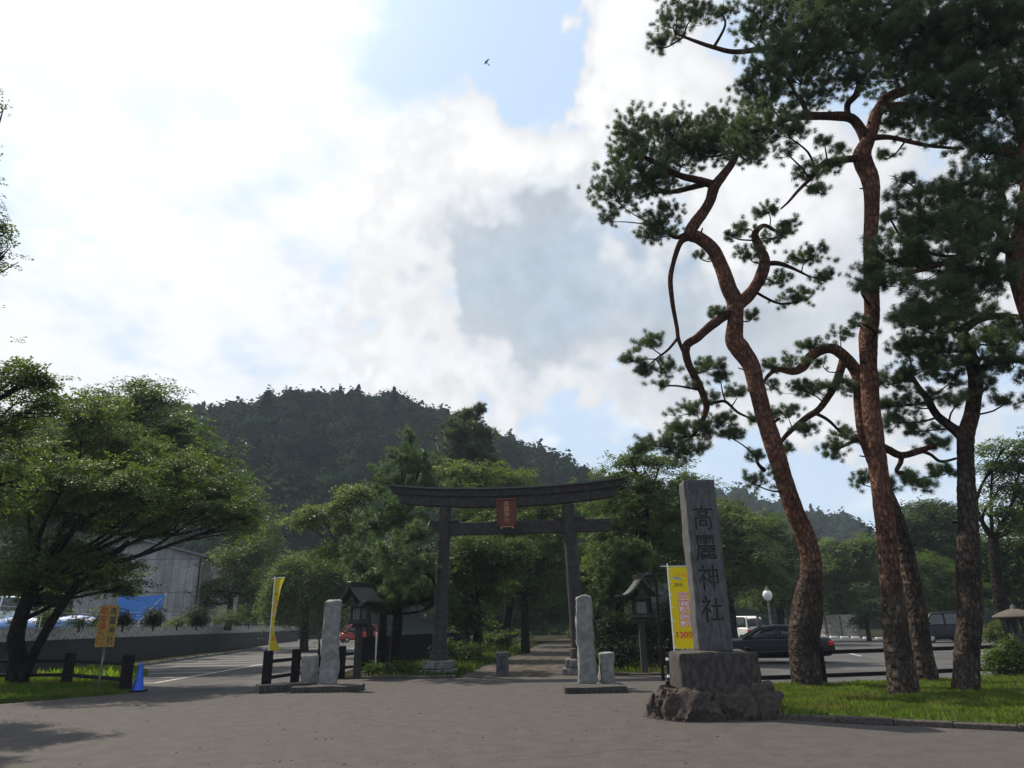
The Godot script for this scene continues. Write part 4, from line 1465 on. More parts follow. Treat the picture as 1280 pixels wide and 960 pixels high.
func fences_and_walls() -> void:
	rail_fence("dark two-rail fence on the grass bank at the far left", [Vector3(-19.5, 0, -25.0), Vector3(-15.98, 0.00, -24.42), Vector3(-13.96, 0.00, -23.99), Vector3(-10.70, 0.00, -21.18)], 0.98, 0.24, [0.33, 0.74], Vector2(0.09, 0.1), [Vector3(-15.98, 0.00, -24.42), Vector3(-13.96, 0.00, -23.99), Vector3(-10.70, 0.00, -21.18)])
	var m := [Vector3(-6.93, 0.00, -21.43), Vector3(-6.60, 0.00, -23.01), Vector3(-6.32, 0.00, -24.87), Vector3(-5.88, 0.00, -25.85), Vector3(-5.66, 0.00, -26.57)]
	rail_fence("short dark two-rail fence behind the left granite pillar", m, 1.0, 0.22, [0.3, 0.72], Vector2(0.09, 0.09), [m[0], m[1], m[2], m[3]])
	rail_fence("long dark two-rail fence behind the lawn pines", [Vector3(5.55, 0, -19.3), Vector3(9.4, 0, -20.2), Vector3(13.3, 0, -21.3), Vector3(20, 0, -23.2)], 0.95, 0.13, [0.22, 0.78], Vector2(0.09, 0.1), [Vector3(5.82, 0, -19.36), Vector3(7.82, 0, -19.83), Vector3(10.06, 0, -20.39), Vector3(12.19, 0, -20.99), Vector3(13.97, 0, -21.49)])
	# dark board fence behind the left lantern
	var a := Vector3(-5.88, 0.00, -28.80)
	var b := Vector3(-2.7, 0, -44.0)
	var t := thing("board_fence", "black board fence running back behind the left lantern", "fence", a)
	var d := (b - a)
	var n := 34
	var u := d.normalized()
	for i in n:
		var g := Geo.new()
		g.box(d * ((i + 0.5) / n) + Vector3(0, 0.62 + 0.01 * (i % 3), 0), Vector3(d.length() / n - 0.015, 1.2, 0.025), 0.004, Basis(u, Vector3.UP, u.cross(Vector3.UP)))
		put("board", g, M.black_metal, t)
	for i in 2:
		var g := Geo.new()
		g.box(d * 0.5 + Vector3(0, 0.35 + 0.6 * i, -0.0) + u.cross(Vector3.UP) * -0.04, Vector3(d.length(), 0.07, 0.04), 0.004, Basis(u, Vector3.UP, u.cross(Vector3.UP)))
		put("rail", g, M.black_metal, t)
	var g := Geo.new()
	g.rod(Vector3.ZERO, Vector3(0, 1.35, 0), 0.03, 10)
	g.lathe(Vector3(0, 1.35, 0), [Vector2(0.03, 0), Vector2(0.02, 0.02), Vector2(0.001, 0.03)], 10)
	var o := put("marker_post", g, M.white_plastic)
	o.position = Vector3(-5.34, 0.00, -29.12)
	tag(o, "thin white marker post before the black board fence", "post")
	# retaining wall along the left car park
	var w0 := Vector3(-20.6, 0, -30.0)
	var w1 := Vector3(-28.8, 0, -100.0)
	t = thing("retaining_wall", "long retaining wall, dark below with a pale concrete top, left of the car park", "wall", w0)
	d = w1 - w0
	u = d.normalized()
	var side := Vector3.UP.cross(u)
	var bs := Basis(u, Vector3.UP, u.cross(Vector3.UP))
	n = 24
	for i in n:
		g = Geo.new()
		g.box(d * ((i + 0.5) / n) + Vector3(0, 0.6, 0), Vector3(d.length() / n - 0.02, 1.3, 0.22), 0.01, bs)
		put("wall_panel", g, M.wall_dark, t)
	n = 12
	for i in n:
		g = Geo.new()
		g.box(d * ((i + 0.5) / n) + Vector3(0, 1.53, 0) - side * 0.0, Vector3(d.length() / n - 0.015, 0.56, 0.3), 0.015, bs)
		put("top_course", g, M.pale_panel, t)
	var w2 := Vector3(-42, 0, -27.5)
	g = Geo.new()
	var dd := w2 - w0
	var u2 := dd.normalized()
	g.box(dd * 0.5 + Vector3(0, 0.9, 0), Vector3(dd.length() - 0.3, 1.8, 0.28), 0.015, Basis(u2, Vector3.UP, u2.cross(Vector3.UP)))
	put("return_wall", g, M.concrete, t)
	flat("terrace", [Vector2(-20.8, -30.1), Vector2(-29.0, -100), Vector2(-40, -110), Vector2(-120, -110), Vector2(-120, -26), Vector2(-42, -27.6)], 1.66, M.soil, "raised ground behind the retaining wall")
	# wire fence on the wall
	var wf := thing("wire_fence", "thin wire fence along the top of the retaining wall", "fence", w0 + Vector3(0, 1.8, 0))
	for i in 22:
		g = Geo.new()
		g.rod(d * (i / 21.0), d * (i / 21.0) + Vector3(0, 0.85, 0), 0.022, 6)
		put("post", g, M.steel, wf)
	for k in 5:
		g = Geo.new()
		g.rod(Vector3(0, 0.1 + k * 0.18, 0), d + Vector3(0, 0.1 + k * 0.18, 0), 0.008, 5)
		put("wire", g, M.steel, wf)
	# clipped bushes behind the wire
	var bushes := [[Vector3(-17.40, 2.16, -33.50), 10, 9, 0, 33.5, "dark clipped bush just right of the yellow sign"], [Vector3(-17.73, 2.26, -37.00), 11, 11, 0, 37.0, "dark clipped bush behind the blue cone, on the wall"], [Vector3(-18.56, 2.35, -44.00), 13, 11, 0, 44.0, "dark clipped bush on the wall below the grey shed"], [Vector3(-18.47, 2.07, -32.00), 14, 9, 0, 32.0, "pale leafy bush left of the yellow sign"], [Vector3(-18.35, 2.07, -41.00), 14, 8, 0, 41.0, "loose green bush between two clipped bushes"], [Vector3(-19.84, 2.45, -52.00), 18, 10, 0, 52.0, "sprawling bush on the wall right of the shed"], [Vector3(-21.18, 2.67, -60.00), 12, 9, 0, 60.0, "small green bush at the far end of the wall"], [Vector3(-21.12, 2.36, -34.00), 15, 9, 0, 34.0, "small green bush leaning over the wall by the forked cherry trunk"], [Vector3(-19.21, 2.34, -35.00), 13, 9, 0, 35.0, "small green bush on the wall behind the yellow sign"], [Vector3(-22.05, 2.23, -33.00), 14, 8, 0, 33.0, "small green bush on the wall at the far left edge"]]
	var k2 := 0
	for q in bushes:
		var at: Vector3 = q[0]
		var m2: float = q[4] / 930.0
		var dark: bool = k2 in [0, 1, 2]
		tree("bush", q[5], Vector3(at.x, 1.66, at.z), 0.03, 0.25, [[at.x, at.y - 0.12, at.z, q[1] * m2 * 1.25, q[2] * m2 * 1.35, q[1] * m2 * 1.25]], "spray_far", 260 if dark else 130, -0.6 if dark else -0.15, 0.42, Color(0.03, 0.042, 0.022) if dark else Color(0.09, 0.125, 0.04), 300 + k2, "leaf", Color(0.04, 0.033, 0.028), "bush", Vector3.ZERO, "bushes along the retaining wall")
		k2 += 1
	# wheel stops
	var s0 := Vector3(-17.13, 0.00, -31.90)
	var s1 := Vector3(-20.53, 0.00, -61.06)
	var names := ["first, nearest the blue cone", "second", "third", "fourth", "fifth", "sixth", "seventh", "eighth", "ninth", "tenth", "eleventh", "twelfth", "thirteenth", "fourteenth", "fifteenth", "last, farthest back"]
	for i in 16:
		g = Geo.new()
		g.slab([Vector2(-0.09, 0), Vector2(0.09, 0), Vector2(0.06, 0.13), Vector2(-0.06, 0.13)], Vector3(0, 0, -0.75), Vector3.RIGHT, Vector3.UP, Vector3(0, 0, 1.5))
		o = put("wheel_stop", g, M.concrete)
		o.position = s0.lerp(s1, i / 15.0) + Vector3(0, 0.004, 0)
		o.rotation.y = atan2((s1 - s0).x, (s1 - s0).z)
		tag(o, "concrete wheel stop along the retaining wall, " + names[i], "wheel stop", "wheel stops along the retaining wall")
	# far side of the right car park
	for i in 9:
		g = Geo.new()
		g.box(Vector3(0, 0.09, 0), Vector3(1.0, 0.18, 0.22), 0.03)
		o = put("kerb_block", g, M.white_plastic)
		o.position = Vector3(26.04, 0.00, -69.09).lerp(Vector3(28.07, 0.00, -57.15), i / 8.0)
		o.rotation.y = 0.62
		tag(o, "pale kerb block at the far edge of the right car park, " + names[i].replace(", nearest the blue cone", " from the left").replace(", farthest back", ""), "kerb block", "pale kerb blocks below the panel wall")
	var p0 := Vector3(27.80, 0.00, -71.55)
	var p1 := Vector3(29.46, 0.00, -65.77)
	t = thing("panel_wall", "pale weathered concrete panel wall across the right car park", "wall", p0)
	d = p1 - p0
	u = d.normalized()
	bs = Basis(u, Vector3.UP, u.cross(Vector3.UP))
	for i in 4:
		g = Geo.new()
		g.box(d * (i / 3.0) + Vector3(0, 1.0, 0), Vector3(0.14, 2.0, 0.16), 0.015, bs)
		put("post", g, M.concrete, t)
	for i in 3:
		for k in 5:
			g = Geo.new()
			g.box(d * ((i + 0.5) / 3.0) + Vector3(0, 0.19 + k * 0.38, 0), Vector3(d.length() / 3 - 0.16, 0.37, 0.06), 0.01, bs)
			put("panel", g, M.pale_panel, t)

func background_trees() -> void:
	var cherry := tree("cherry_tree", "broad cherry tree with a forked dark trunk on the left grass bank", Vector3(-15.60, 0.00, -24.30), 0.25, 3.4,
		[[-16.43, 7.50, -24.84, 1.55, 1.19, 1.32], [-14.13, 7.84, -25.21, 1.73, 1.04, 1.47], [-15.48, 8.99, -24.96, 1.73, 0.75, 1.47], [-11.98, 6.86, -24.88, 1.68, 0.90, 1.43], [-10.30, 6.10, -24.75, 1.25, 0.77, 1.06], [-12.53, 5.96, -24.83, 1.94, 0.78, 1.65], [-14.16, 5.46, -23.70, 1.84, 0.95, 1.57], [-16.62, 5.87, -24.33, 1.49, 1.22, 1.27], [-9.14, 5.04, -24.13, 1.01, 0.80, 0.86], [-15.26, 3.91, -23.41, 1.53, 0.92, 1.30], [-13.31, 3.46, -23.49, 1.40, 0.46, 1.19], [-13.46, 3.88, -24.09, 0.79, 0.34, 0.67], [-10.31, 5.30, -23.98, 1.12, 0.53, 0.95], [-13.98, 6.12, -22.30, 1.51, 0.85, 1.28], [-12.05, 5.83, -22.30, 1.50, 0.75, 1.27], [-16.48, 3.12, -24.54, 1.06, 0.66, 0.90], [-15.29, 2.74, -24.87, 1.06, 0.43, 0.90], [-12.87, 2.92, -24.25, 0.78, 0.26, 0.66], [-18.60, 7.87, -26.30, 1.35, 1.20, 1.14], [-15.74, 3.34, -24.99, 1.35, 0.54, 1.15], [-14.02, 3.15, -24.85, 0.96, 0.29, 0.82], [-12.80, 3.53, -24.70, 0.75, 0.27, 0.64], [-14.38, 3.83, -24.11, 1.15, 0.47, 0.98], [-11.71, 4.80, -24.00, 0.90, 0.37, 0.76]],
		"spray", 84, -0.03, 1.15, Color(0.1, 0.143, 0.05), 200, "leaf", Color(0.045, 0.038, 0.032), "tree", Vector3(0.1, 0, 0.3), "")
	tree("maple_tree", "nearby light green maple reaching in at the left edge", Vector3(-15.20, 0.00, -16.50), 0.28, 6.0,
		[[-11.90, 7.25, -16.18, 1.05, 0.42, 0.89], [-11.33, 7.44, -16.28, 0.65, 0.29, 0.56], [-11.10, 6.73, -16.27, 0.68, 0.38, 0.58], [-12.07, 6.16, -16.63, 0.96, 0.69, 0.81], [-11.87, 4.91, -16.71, 0.47, 0.56, 0.48], [-13.87, 6.71, -17.08, 1.58, 1.39, 1.35], [-16.03, 8.63, -16.46, 1.98, 1.59, 1.68], [-16.61, 11.49, -16.73, 1.48, 1.27, 1.26], [-13.65, 11.74, -16.65, 0.51, 0.46, 0.43], [-12.89, 10.71, -16.31, 0.45, 0.37, 0.38], [-14.08, 12.55, -16.57, 0.43, 0.21, 0.36], [-14.37, 15.99, -16.58, 0.20, 0.14, 0.17], [-14.21, 15.47, -16.55, 0.18, 0.11, 0.15], [-15.71, 15.82, -16.74, 1.02, 1.13, 0.96], [-17.28, 12.53, -16.44, 2.54, 2.33, 2.16], [-15.46, 8.31, -15.68, 2.27, 2.08, 1.93], [-13.98, 8.28, -16.75, 0.80, 0.40, 0.68], [-12.76, 4.57, -16.25, 1.27, 0.73, 1.08], [-16.08, 14.07, -16.88, 1.33, 1.11, 1.13], [-15.54, 10.25, -17.10, 1.26, 0.84, 1.07]],
		"spray", 90, -0.05, 1.0, Color(0.118, 0.16, 0.046), 201, "leaf", Color(0.045, 0.038, 0.032), "tree", Vector3(0, 0, 0), "")
	tree("bluish_tree", "tall bluish green tree behind the cherry on the left", Vector3(-22.50, 1.60, -36.00), 0.3, 5.0,
		[[-20.38, 12.58, -35.76, 2.08, 1.08, 1.77], [-18.59, 13.00, -35.81, 1.75, 0.92, 1.49], [-19.72, 14.13, -36.50, 1.03, 0.39, 0.87], [-21.79, 13.27, -36.23, 0.93, 0.59, 0.79], [-17.04, 11.10, -35.23, 2.02, 1.30, 1.72], [-20.20, 10.92, -35.13, 2.02, 1.21, 1.71], [-15.42, 9.42, -35.22, 1.91, 1.20, 1.63], [-14.69, 8.47, -36.71, 1.56, 1.15, 1.33], [-18.79, 9.41, -36.85, 2.50, 1.41, 2.12], [-20.70, 9.47, -35.01, 2.38, 1.35, 2.02], [-15.92, 8.30, -36.76, 2.05, 1.15, 1.75], [-13.47, 7.20, -36.54, 0.97, 1.05, 0.89], [-18.55, 7.68, -36.44, 2.43, 0.97, 2.07]],
		"spray_far", 42.9, -0.01999999999999999, 1.0, Color(0.09, 0.14, 0.05), 202, "leaf", Color(0.045, 0.038, 0.032), "tree", Vector3(0, 0, 0), "")
	tree("shrub_tree", "low spreading tree right of the grey shed", Vector3(-23.59, 1.60, -62.00), 0.25, 3.0,
		[[-24.73, 4.64, -61.64, 1.98, 1.06, 1.68], [-23.01, 5.47, -62.13, 2.27, 1.34, 1.93], [-23.08, 7.00, -60.97, 2.32, 1.59, 1.97], [-21.17, 7.62, -61.03, 1.66, 1.66, 1.41], [-21.83, 4.19, -62.94, 1.68, 0.94, 1.43], [-25.85, 3.79, -62.19, 1.06, 0.53, 0.90], [-20.65, 9.37, -62.03, 1.09, 1.23, 1.04]],
		"spray_far", 29.64, 0.0, 1.3, Color(0.1, 0.143, 0.05), 203, "leaf", Color(0.045, 0.038, 0.032), "tree", Vector3(0, 0, 0), "")
	tree("weeping_tree", "weeping tree with trailing strands by the far car park", Vector3(-15.00, 0.00, -54.00), 0.28, 3.57,
		[[-15.99, 6.09, -54.91, 1.78, 0.95, 1.52], [-14.18, 5.42, -53.86, 1.74, 1.28, 1.48], [-16.98, 4.94, -54.57, 1.29, 1.29, 1.10], [-15.54, 4.36, -54.82, 2.12, 1.53, 1.80], [-13.40, 3.72, -53.48, 1.48, 1.48, 1.26], [-12.68, 5.10, -53.72, 0.93, 1.04, 0.89], [-17.22, 3.79, -53.80, 0.80, 1.15, 0.98]],
		"strand", 44, -0.09, 1.4, Color(0.115, 0.165, 0.065), 204, "leaf", Color(0.045, 0.038, 0.032), "tree", Vector3(0, 0, 0), "")
	tree("conifer_tree", "soft bluish conifer rising behind the gate's left end", Vector3(-4.60, 0.00, -29.00), 0.2, 4.14,
		[[-4.43, 9.33, -30.00, 0.41, 0.55, 0.47], [-4.64, 8.39, -30.00, 0.95, 0.68, 0.81], [-3.89, 8.03, -30.00, 0.81, 0.61, 0.69], [-5.11, 7.26, -30.00, 1.08, 0.67, 0.91], [-3.66, 7.16, -30.50, 1.09, 0.68, 0.93], [-4.58, 5.94, -29.00, 1.41, 0.71, 1.20], [-5.52, 5.48, -29.00, 1.02, 0.70, 0.87], [-3.35, 4.54, -24.80, 0.71, 0.43, 0.60], [-5.75, 4.30, -28.00, 0.97, 0.73, 0.83], [-3.96, 3.89, -25.40, 1.10, 0.66, 0.94], [-3.23, 3.72, -25.10, 0.65, 0.54, 0.55], [-5.24, 3.26, -28.00, 1.20, 0.78, 1.02], [-3.82, 3.07, -26.50, 0.97, 0.51, 0.82], [-4.98, 2.67, -28.00, 0.72, 0.36, 0.61]],
		"soft", 70, -0.07, 0.75, Color(0.1, 0.155, 0.075), 205, "needle", Color(0.045, 0.038, 0.032), "tree", Vector3(0, 0, 0), "")
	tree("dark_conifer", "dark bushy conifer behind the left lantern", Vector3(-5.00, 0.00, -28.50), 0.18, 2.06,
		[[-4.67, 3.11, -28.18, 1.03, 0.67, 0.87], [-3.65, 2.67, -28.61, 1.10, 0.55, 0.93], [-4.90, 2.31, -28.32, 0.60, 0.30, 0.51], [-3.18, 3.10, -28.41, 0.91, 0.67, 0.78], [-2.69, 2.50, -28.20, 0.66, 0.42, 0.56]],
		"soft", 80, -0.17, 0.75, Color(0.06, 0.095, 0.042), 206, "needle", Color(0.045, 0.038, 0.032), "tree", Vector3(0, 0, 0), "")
	tree("cherry_tree", "light green cherry with a long bough left of the gate", Vector3(-8.20, 0.00, -44.00), 0.2, 5.5,
		[[-13.17, 7.78, -44.56, 1.18, 0.44, 1.00], [-11.76, 8.14, -43.78, 1.26, 0.58, 1.07], [-10.36, 8.47, -43.93, 1.36, 0.68, 1.16], [-9.47, 9.32, -44.14, 1.48, 0.69, 1.26], [-9.96, 7.35, -44.60, 1.27, 0.59, 1.08], [-10.44, 5.85, -43.90, 1.05, 0.86, 0.89], [-11.54, 5.92, -44.43, 0.87, 0.68, 0.74], [-8.89, 7.97, -44.00, 1.17, 0.78, 0.99]],
		"spray_far", 37.44, 0.0, 1.1, Color(0.118, 0.16, 0.046), 207, "leaf", Color(0.045, 0.038, 0.032), "tree", Vector3(-1.2, 0, 0), "")
	tree("pine_tree", "old spreading pine standing above the gate against the hill", Vector3(-3.20, 0.00, -62.00), 0.35, 12.55,
		[[-3.99, 19.34, -62.05, 1.43, 0.57, 1.22], [-2.91, 19.90, -62.02, 0.57, 0.50, 0.49], [-4.62, 17.60, -61.00, 1.82, 0.84, 1.55], [-2.56, 17.43, -61.92, 1.13, 0.71, 0.96], [-3.58, 16.05, -61.19, 2.23, 0.90, 1.89], [-4.94, 14.73, -60.89, 1.93, 0.83, 1.64], [-2.24, 15.04, -62.53, 1.55, 0.99, 1.32], [-3.58, 13.04, -61.21, 2.06, 0.96, 1.75]],
		"soft", 34, -0.17, 1.5, Color(0.075, 0.098, 0.045), 208, "needle", Color(0.045, 0.038, 0.032), "tree", Vector3(0, 0, 0), "")
	tree("cherry_tree", "pale green cherry seen over the middle of the gate's top beam", Vector3(-0.83, 0.00, -48.00), 0.28, 6.5,
		[[-4.42, 11.29, -47.94, 1.83, 0.70, 1.56], [-2.29, 11.59, -48.50, 1.97, 0.76, 1.67], [-0.11, 10.82, -48.13, 1.94, 0.76, 1.65], [-3.57, 9.70, -47.57, 2.12, 0.95, 1.80], [-0.94, 9.47, -48.05, 2.40, 1.07, 2.04], [1.99, 9.06, -48.14, 2.13, 0.85, 1.81], [0.91, 7.95, -48.79, 2.41, 1.07, 2.05], [-2.21, 7.99, -46.78, 2.58, 1.03, 2.19], [4.16, 9.93, -48.11, 1.61, 0.75, 1.37]],
		"spray_far", 32.76, 0.0, 1.1, Color(0.118, 0.16, 0.046), 209, "leaf", Color(0.045, 0.038, 0.032), "tree", Vector3(0, 0, 0), "")
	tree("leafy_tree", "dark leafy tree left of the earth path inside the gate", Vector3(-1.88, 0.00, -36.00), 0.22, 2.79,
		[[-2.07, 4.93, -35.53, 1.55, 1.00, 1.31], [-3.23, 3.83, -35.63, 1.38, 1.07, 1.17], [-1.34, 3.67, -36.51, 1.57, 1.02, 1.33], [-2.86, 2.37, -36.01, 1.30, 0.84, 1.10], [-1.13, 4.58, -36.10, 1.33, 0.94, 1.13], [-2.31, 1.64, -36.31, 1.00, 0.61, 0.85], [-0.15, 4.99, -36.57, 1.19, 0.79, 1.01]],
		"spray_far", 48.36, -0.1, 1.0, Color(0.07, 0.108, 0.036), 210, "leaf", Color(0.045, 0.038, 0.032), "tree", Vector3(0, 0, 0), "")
	tree("leafy_tree", "spreading leafy tree over the path beyond the gate", Vector3(0.51, 0.00, -44.00), 0.24, 3.6,
		[[-0.15, 7.09, -43.87, 1.93, 0.96, 1.64], [0.79, 5.69, -44.28, 2.12, 1.06, 1.80], [-1.13, 6.17, -44.01, 1.73, 0.96, 1.47], [2.20, 5.18, -44.02, 1.62, 1.14, 1.38], [0.27, 4.08, -44.44, 1.91, 0.86, 1.62], [-1.62, 3.18, -43.92, 1.41, 0.84, 1.19], [1.67, 3.36, -44.06, 1.60, 0.75, 1.36], [2.73, 6.57, -43.96, 1.44, 1.06, 1.23]],
		"spray_far", 40.56, -0.04999999999999999, 1.0, Color(0.085, 0.128, 0.042), 211, "leaf", Color(0.045, 0.038, 0.032), "tree", Vector3(0, 0, 0), "")
	tree("leafy_tree", "shaded tree closing the far end of the path", Vector3(0.91, 0.00, -72.00), 0.3, 4.02,
		[[-0.36, 4.59, -73.64, 3.15, 2.05, 2.67], [2.74, 4.13, -72.74, 3.10, 2.02, 2.64], [-2.71, 3.12, -73.26, 2.80, 1.87, 2.38], [4.28, 3.00, -73.23, 2.33, 1.86, 1.98], [0.36, 1.95, -71.24, 2.56, 1.05, 2.17], [-3.44, 0.93, -72.17, 2.28, 0.91, 1.93], [2.10, 7.65, -74.06, 4.01, 2.41, 3.41], [-1.91, 6.90, -73.58, 3.97, 2.38, 3.38], [5.72, 5.09, -70.65, 3.03, 2.27, 2.57], [-0.24, 10.34, -69.89, 4.60, 2.30, 3.91], [4.51, 11.27, -71.73, 3.95, 2.37, 3.36]],
		"spray_far", 24.96, -0.24999999999999997, 1.5, Color(0.07, 0.108, 0.036), 212, "leaf", Color(0.045, 0.038, 0.032), "tree", Vector3(0, 0, 0), "")
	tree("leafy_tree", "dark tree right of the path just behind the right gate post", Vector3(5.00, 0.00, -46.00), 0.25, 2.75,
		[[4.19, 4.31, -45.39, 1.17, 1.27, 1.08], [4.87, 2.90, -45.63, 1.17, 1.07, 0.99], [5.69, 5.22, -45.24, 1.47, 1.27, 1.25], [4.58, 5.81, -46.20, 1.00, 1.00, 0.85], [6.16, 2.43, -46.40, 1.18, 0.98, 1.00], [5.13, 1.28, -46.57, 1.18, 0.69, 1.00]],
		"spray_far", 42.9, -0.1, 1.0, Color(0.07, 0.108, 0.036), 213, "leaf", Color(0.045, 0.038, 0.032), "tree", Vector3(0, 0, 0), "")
	tree("cherry_tree", "tall airy cherry right of the gate, behind the right lantern", Vector3(5.40, 0.00, -32.00), 0.26, 4.5,
		[[5.28, 8.44, -31.51, 1.21, 0.46, 1.03], [6.68, 8.40, -32.30, 1.24, 0.51, 1.05], [4.80, 7.69, -32.22, 1.23, 0.65, 1.04], [6.21, 7.07, -31.35, 1.54, 0.70, 1.31], [8.07, 7.31, -32.47, 1.09, 0.65, 0.92], [4.05, 6.66, -32.50, 0.94, 0.79, 0.80], [5.29, 6.13, -31.49, 1.53, 0.83, 1.30], [7.31, 6.11, -32.82, 1.59, 0.87, 1.35], [4.24, 5.16, -31.86, 1.18, 0.84, 1.01], [5.97, 4.80, -31.97, 1.74, 0.91, 1.48], [7.68, 4.50, -32.73, 1.28, 0.99, 1.09], [4.07, 4.03, -32.49, 1.26, 0.77, 1.07], [5.27, 3.59, -31.38, 1.49, 0.68, 1.26]],
		"spray", 80, -0.05, 1.3, Color(0.1, 0.148, 0.052), 214, "leaf", Color(0.045, 0.038, 0.032), "tree", Vector3(0, 0, 0), "")
	tree("dark_conifer", "soft dark conifer between the gate and the right lantern", Vector3(4.02, 0.00, -29.00), 0.2, 2.55,
		[[4.13, 4.21, -28.94, 0.75, 0.75, 0.64], [3.77, 3.31, -29.02, 0.87, 0.69, 0.74], [4.50, 2.99, -28.83, 0.86, 0.74, 0.73], [3.38, 2.56, -28.77, 0.61, 0.49, 0.52], [4.88, 3.89, -28.86, 0.62, 0.62, 0.53]],
		"soft", 70, -0.17, 0.9, Color(0.06, 0.1, 0.036), 215, "needle", Color(0.045, 0.038, 0.032), "tree", Vector3(0, 0, 0), "")
	tree("dark_shrub", "dark evergreen shrub at the foot of the right lantern", Vector3(3.60, 0.00, -27.00), 0.1, 0.75,
		[[3.55, 1.27, -27.17, 0.63, 0.68, 0.58], [3.85, 0.62, -26.56, 0.72, 0.44, 0.61], [3.27, 0.61, -27.03, 0.51, 0.45, 0.43], [4.25, 1.53, -26.97, 0.45, 0.51, 0.43]],
		"spray_far", 150, -0.5, 0.55, Color(0.02, 0.034, 0.015), 216, "leaf", Color(0.045, 0.038, 0.032), "shrub", Vector3(0, 0, 0), "")
	tree("dark_shrub", "dark evergreen shrub behind the stele's yellow banner", Vector3(5.60, 0.00, -28.00), 0.1, 0.87,
		[[5.20, 1.24, -27.58, 0.69, 0.69, 0.59], [6.03, 1.78, -27.84, 0.76, 0.76, 0.65], [5.52, 0.40, -28.12, 0.76, 0.47, 0.65], [6.89, 1.21, -28.01, 0.71, 0.71, 0.60]],
		"spray_far", 130, -0.4, 0.6, Color(0.02, 0.034, 0.015), 217, "leaf", Color(0.045, 0.038, 0.032), "shrub", Vector3(0, 0, 0), "")
	tree("bright_shrub", "low bright green shrub left of the gate's left post", Vector3(-3.90, 0.00, -26.60), 0.06, 0.16,
		[[-4.54, 0.17, -26.36, 0.44, 0.19, 0.37], [-3.93, 0.21, -26.90, 0.50, 0.22, 0.43], [-5.01, 0.24, -26.70, 0.28, 0.17, 0.24]],
		"spray_far", 150, -0.4, 0.55, Color(0.06, 0.11, 0.022), 218, "leaf", Color(0.045, 0.038, 0.032), "shrub", Vector3(0, 0, 0), "")
	tree("leafy_tree", "mid green tree directly behind the stele", Vector3(14.76, 0.00, -52.00), 0.3, 4.0,
		[[15.36, 9.13, -53.08, 1.99, 1.17, 1.69], [16.03, 7.70, -50.99, 2.12, 1.34, 1.81], [14.36, 6.67, -51.43, 2.02, 1.46, 1.71], [16.25, 5.49, -50.76, 2.20, 1.43, 1.87], [15.31, 4.30, -52.75, 2.26, 1.13, 1.92], [17.44, 4.19, -51.54, 1.66, 1.10, 1.41], [13.40, 8.35, -51.40, 1.36, 1.36, 1.15], [13.55, 3.21, -51.84, 1.66, 0.77, 1.41]],
		"spray_far", 37.44, -0.04999999999999999, 1.2, Color(0.1, 0.143, 0.05), 219, "leaf", Color(0.045, 0.038, 0.032), "tree", Vector3(0, 0, 0), "")
	tree("leafy_tree", "green tree seen between the stele and the bent pine", Vector3(20.17, 0.00, -58.00), 0.3, 3.92,
		[[20.46, 8.61, -58.92, 1.94, 1.42, 1.65], [21.75, 6.68, -58.76, 2.04, 1.53, 1.73], [19.94, 5.98, -57.46, 1.86, 1.49, 1.58], [21.15, 4.15, -57.21, 1.84, 1.10, 1.56], [19.43, 3.06, -58.94, 1.88, 0.88, 1.60], [21.94, 2.99, -58.13, 1.48, 0.74, 1.26]],
		"spray_far", 34.32, -0.1, 1.2, Color(0.075, 0.115, 0.04), 220, "leaf", Color(0.045, 0.038, 0.032), "tree", Vector3(0, 0, 0), "")
	tree("leafy_tree", "broad green tree behind the pale panel wall", Vector3(30.16, 0.00, -70.00), 0.35, 4.13,
		[[30.31, 7.63, -70.54, 2.29, 1.38, 1.95], [31.34, 6.73, -68.89, 2.23, 1.49, 1.90], [28.50, 5.68, -68.72, 2.36, 1.63, 2.01], [31.36, 4.66, -70.58, 2.57, 1.66, 2.18], [28.25, 3.60, -69.80, 2.23, 1.04, 1.89], [32.72, 7.81, -69.07, 1.80, 1.20, 1.53], [33.48, 5.01, -70.95, 1.82, 1.67, 1.55], [30.62, 2.86, -70.41, 2.54, 0.75, 2.16]],
		"spray_far", 28.080000000000002, -0.07999999999999999, 1.5, Color(0.1, 0.143, 0.05), 221, "leaf", Color(0.045, 0.038, 0.032), "tree", Vector3(0, 0, 0), "")
	tree("shrub_tree", "small bluish bush tree right of the pale panel wall", Vector3(25.81, 0.00, -56.00), 0.15, 1.6,
		[[26.00, 3.33, -56.35, 0.96, 0.84, 0.82], [26.09, 2.28, -55.40, 1.17, 0.82, 1.00], [25.53, 1.46, -56.41, 0.95, 0.59, 0.81], [26.60, 3.69, -55.69, 0.59, 0.59, 0.51]],
		"spray_far", 46.800000000000004, 0.0, 1.0, Color(0.055, 0.085, 0.04), 222, "leaf", Color(0.045, 0.038, 0.032), "tree", Vector3(0, 0, 0), "")
	tree("evergreen_tree", "dark rounded evergreen rising between the right pine trunks", Vector3(34.71, 0.00, -64.00), 0.4, 6.0,
		[[37.49, 10.51, -65.14, 2.73, 1.01, 2.32], [35.15, 9.32, -63.87, 2.38, 1.12, 2.02], [37.75, 9.23, -63.55, 2.37, 1.25, 2.01], [36.54, 8.30, -64.22, 3.50, 1.26, 2.98], [35.95, 7.07, -65.55, 3.12, 1.42, 2.66], [37.41, 6.83, -63.23, 2.74, 1.51, 2.33], [33.43, 7.56, -63.20, 1.79, 1.10, 1.52]],
		"spray_far", 32.76, -0.30000000000000004, 1.5, Color(0.045, 0.075, 0.03), 223, "leaf", Color(0.045, 0.038, 0.032), "tree", Vector3(0, 0, 0), "")
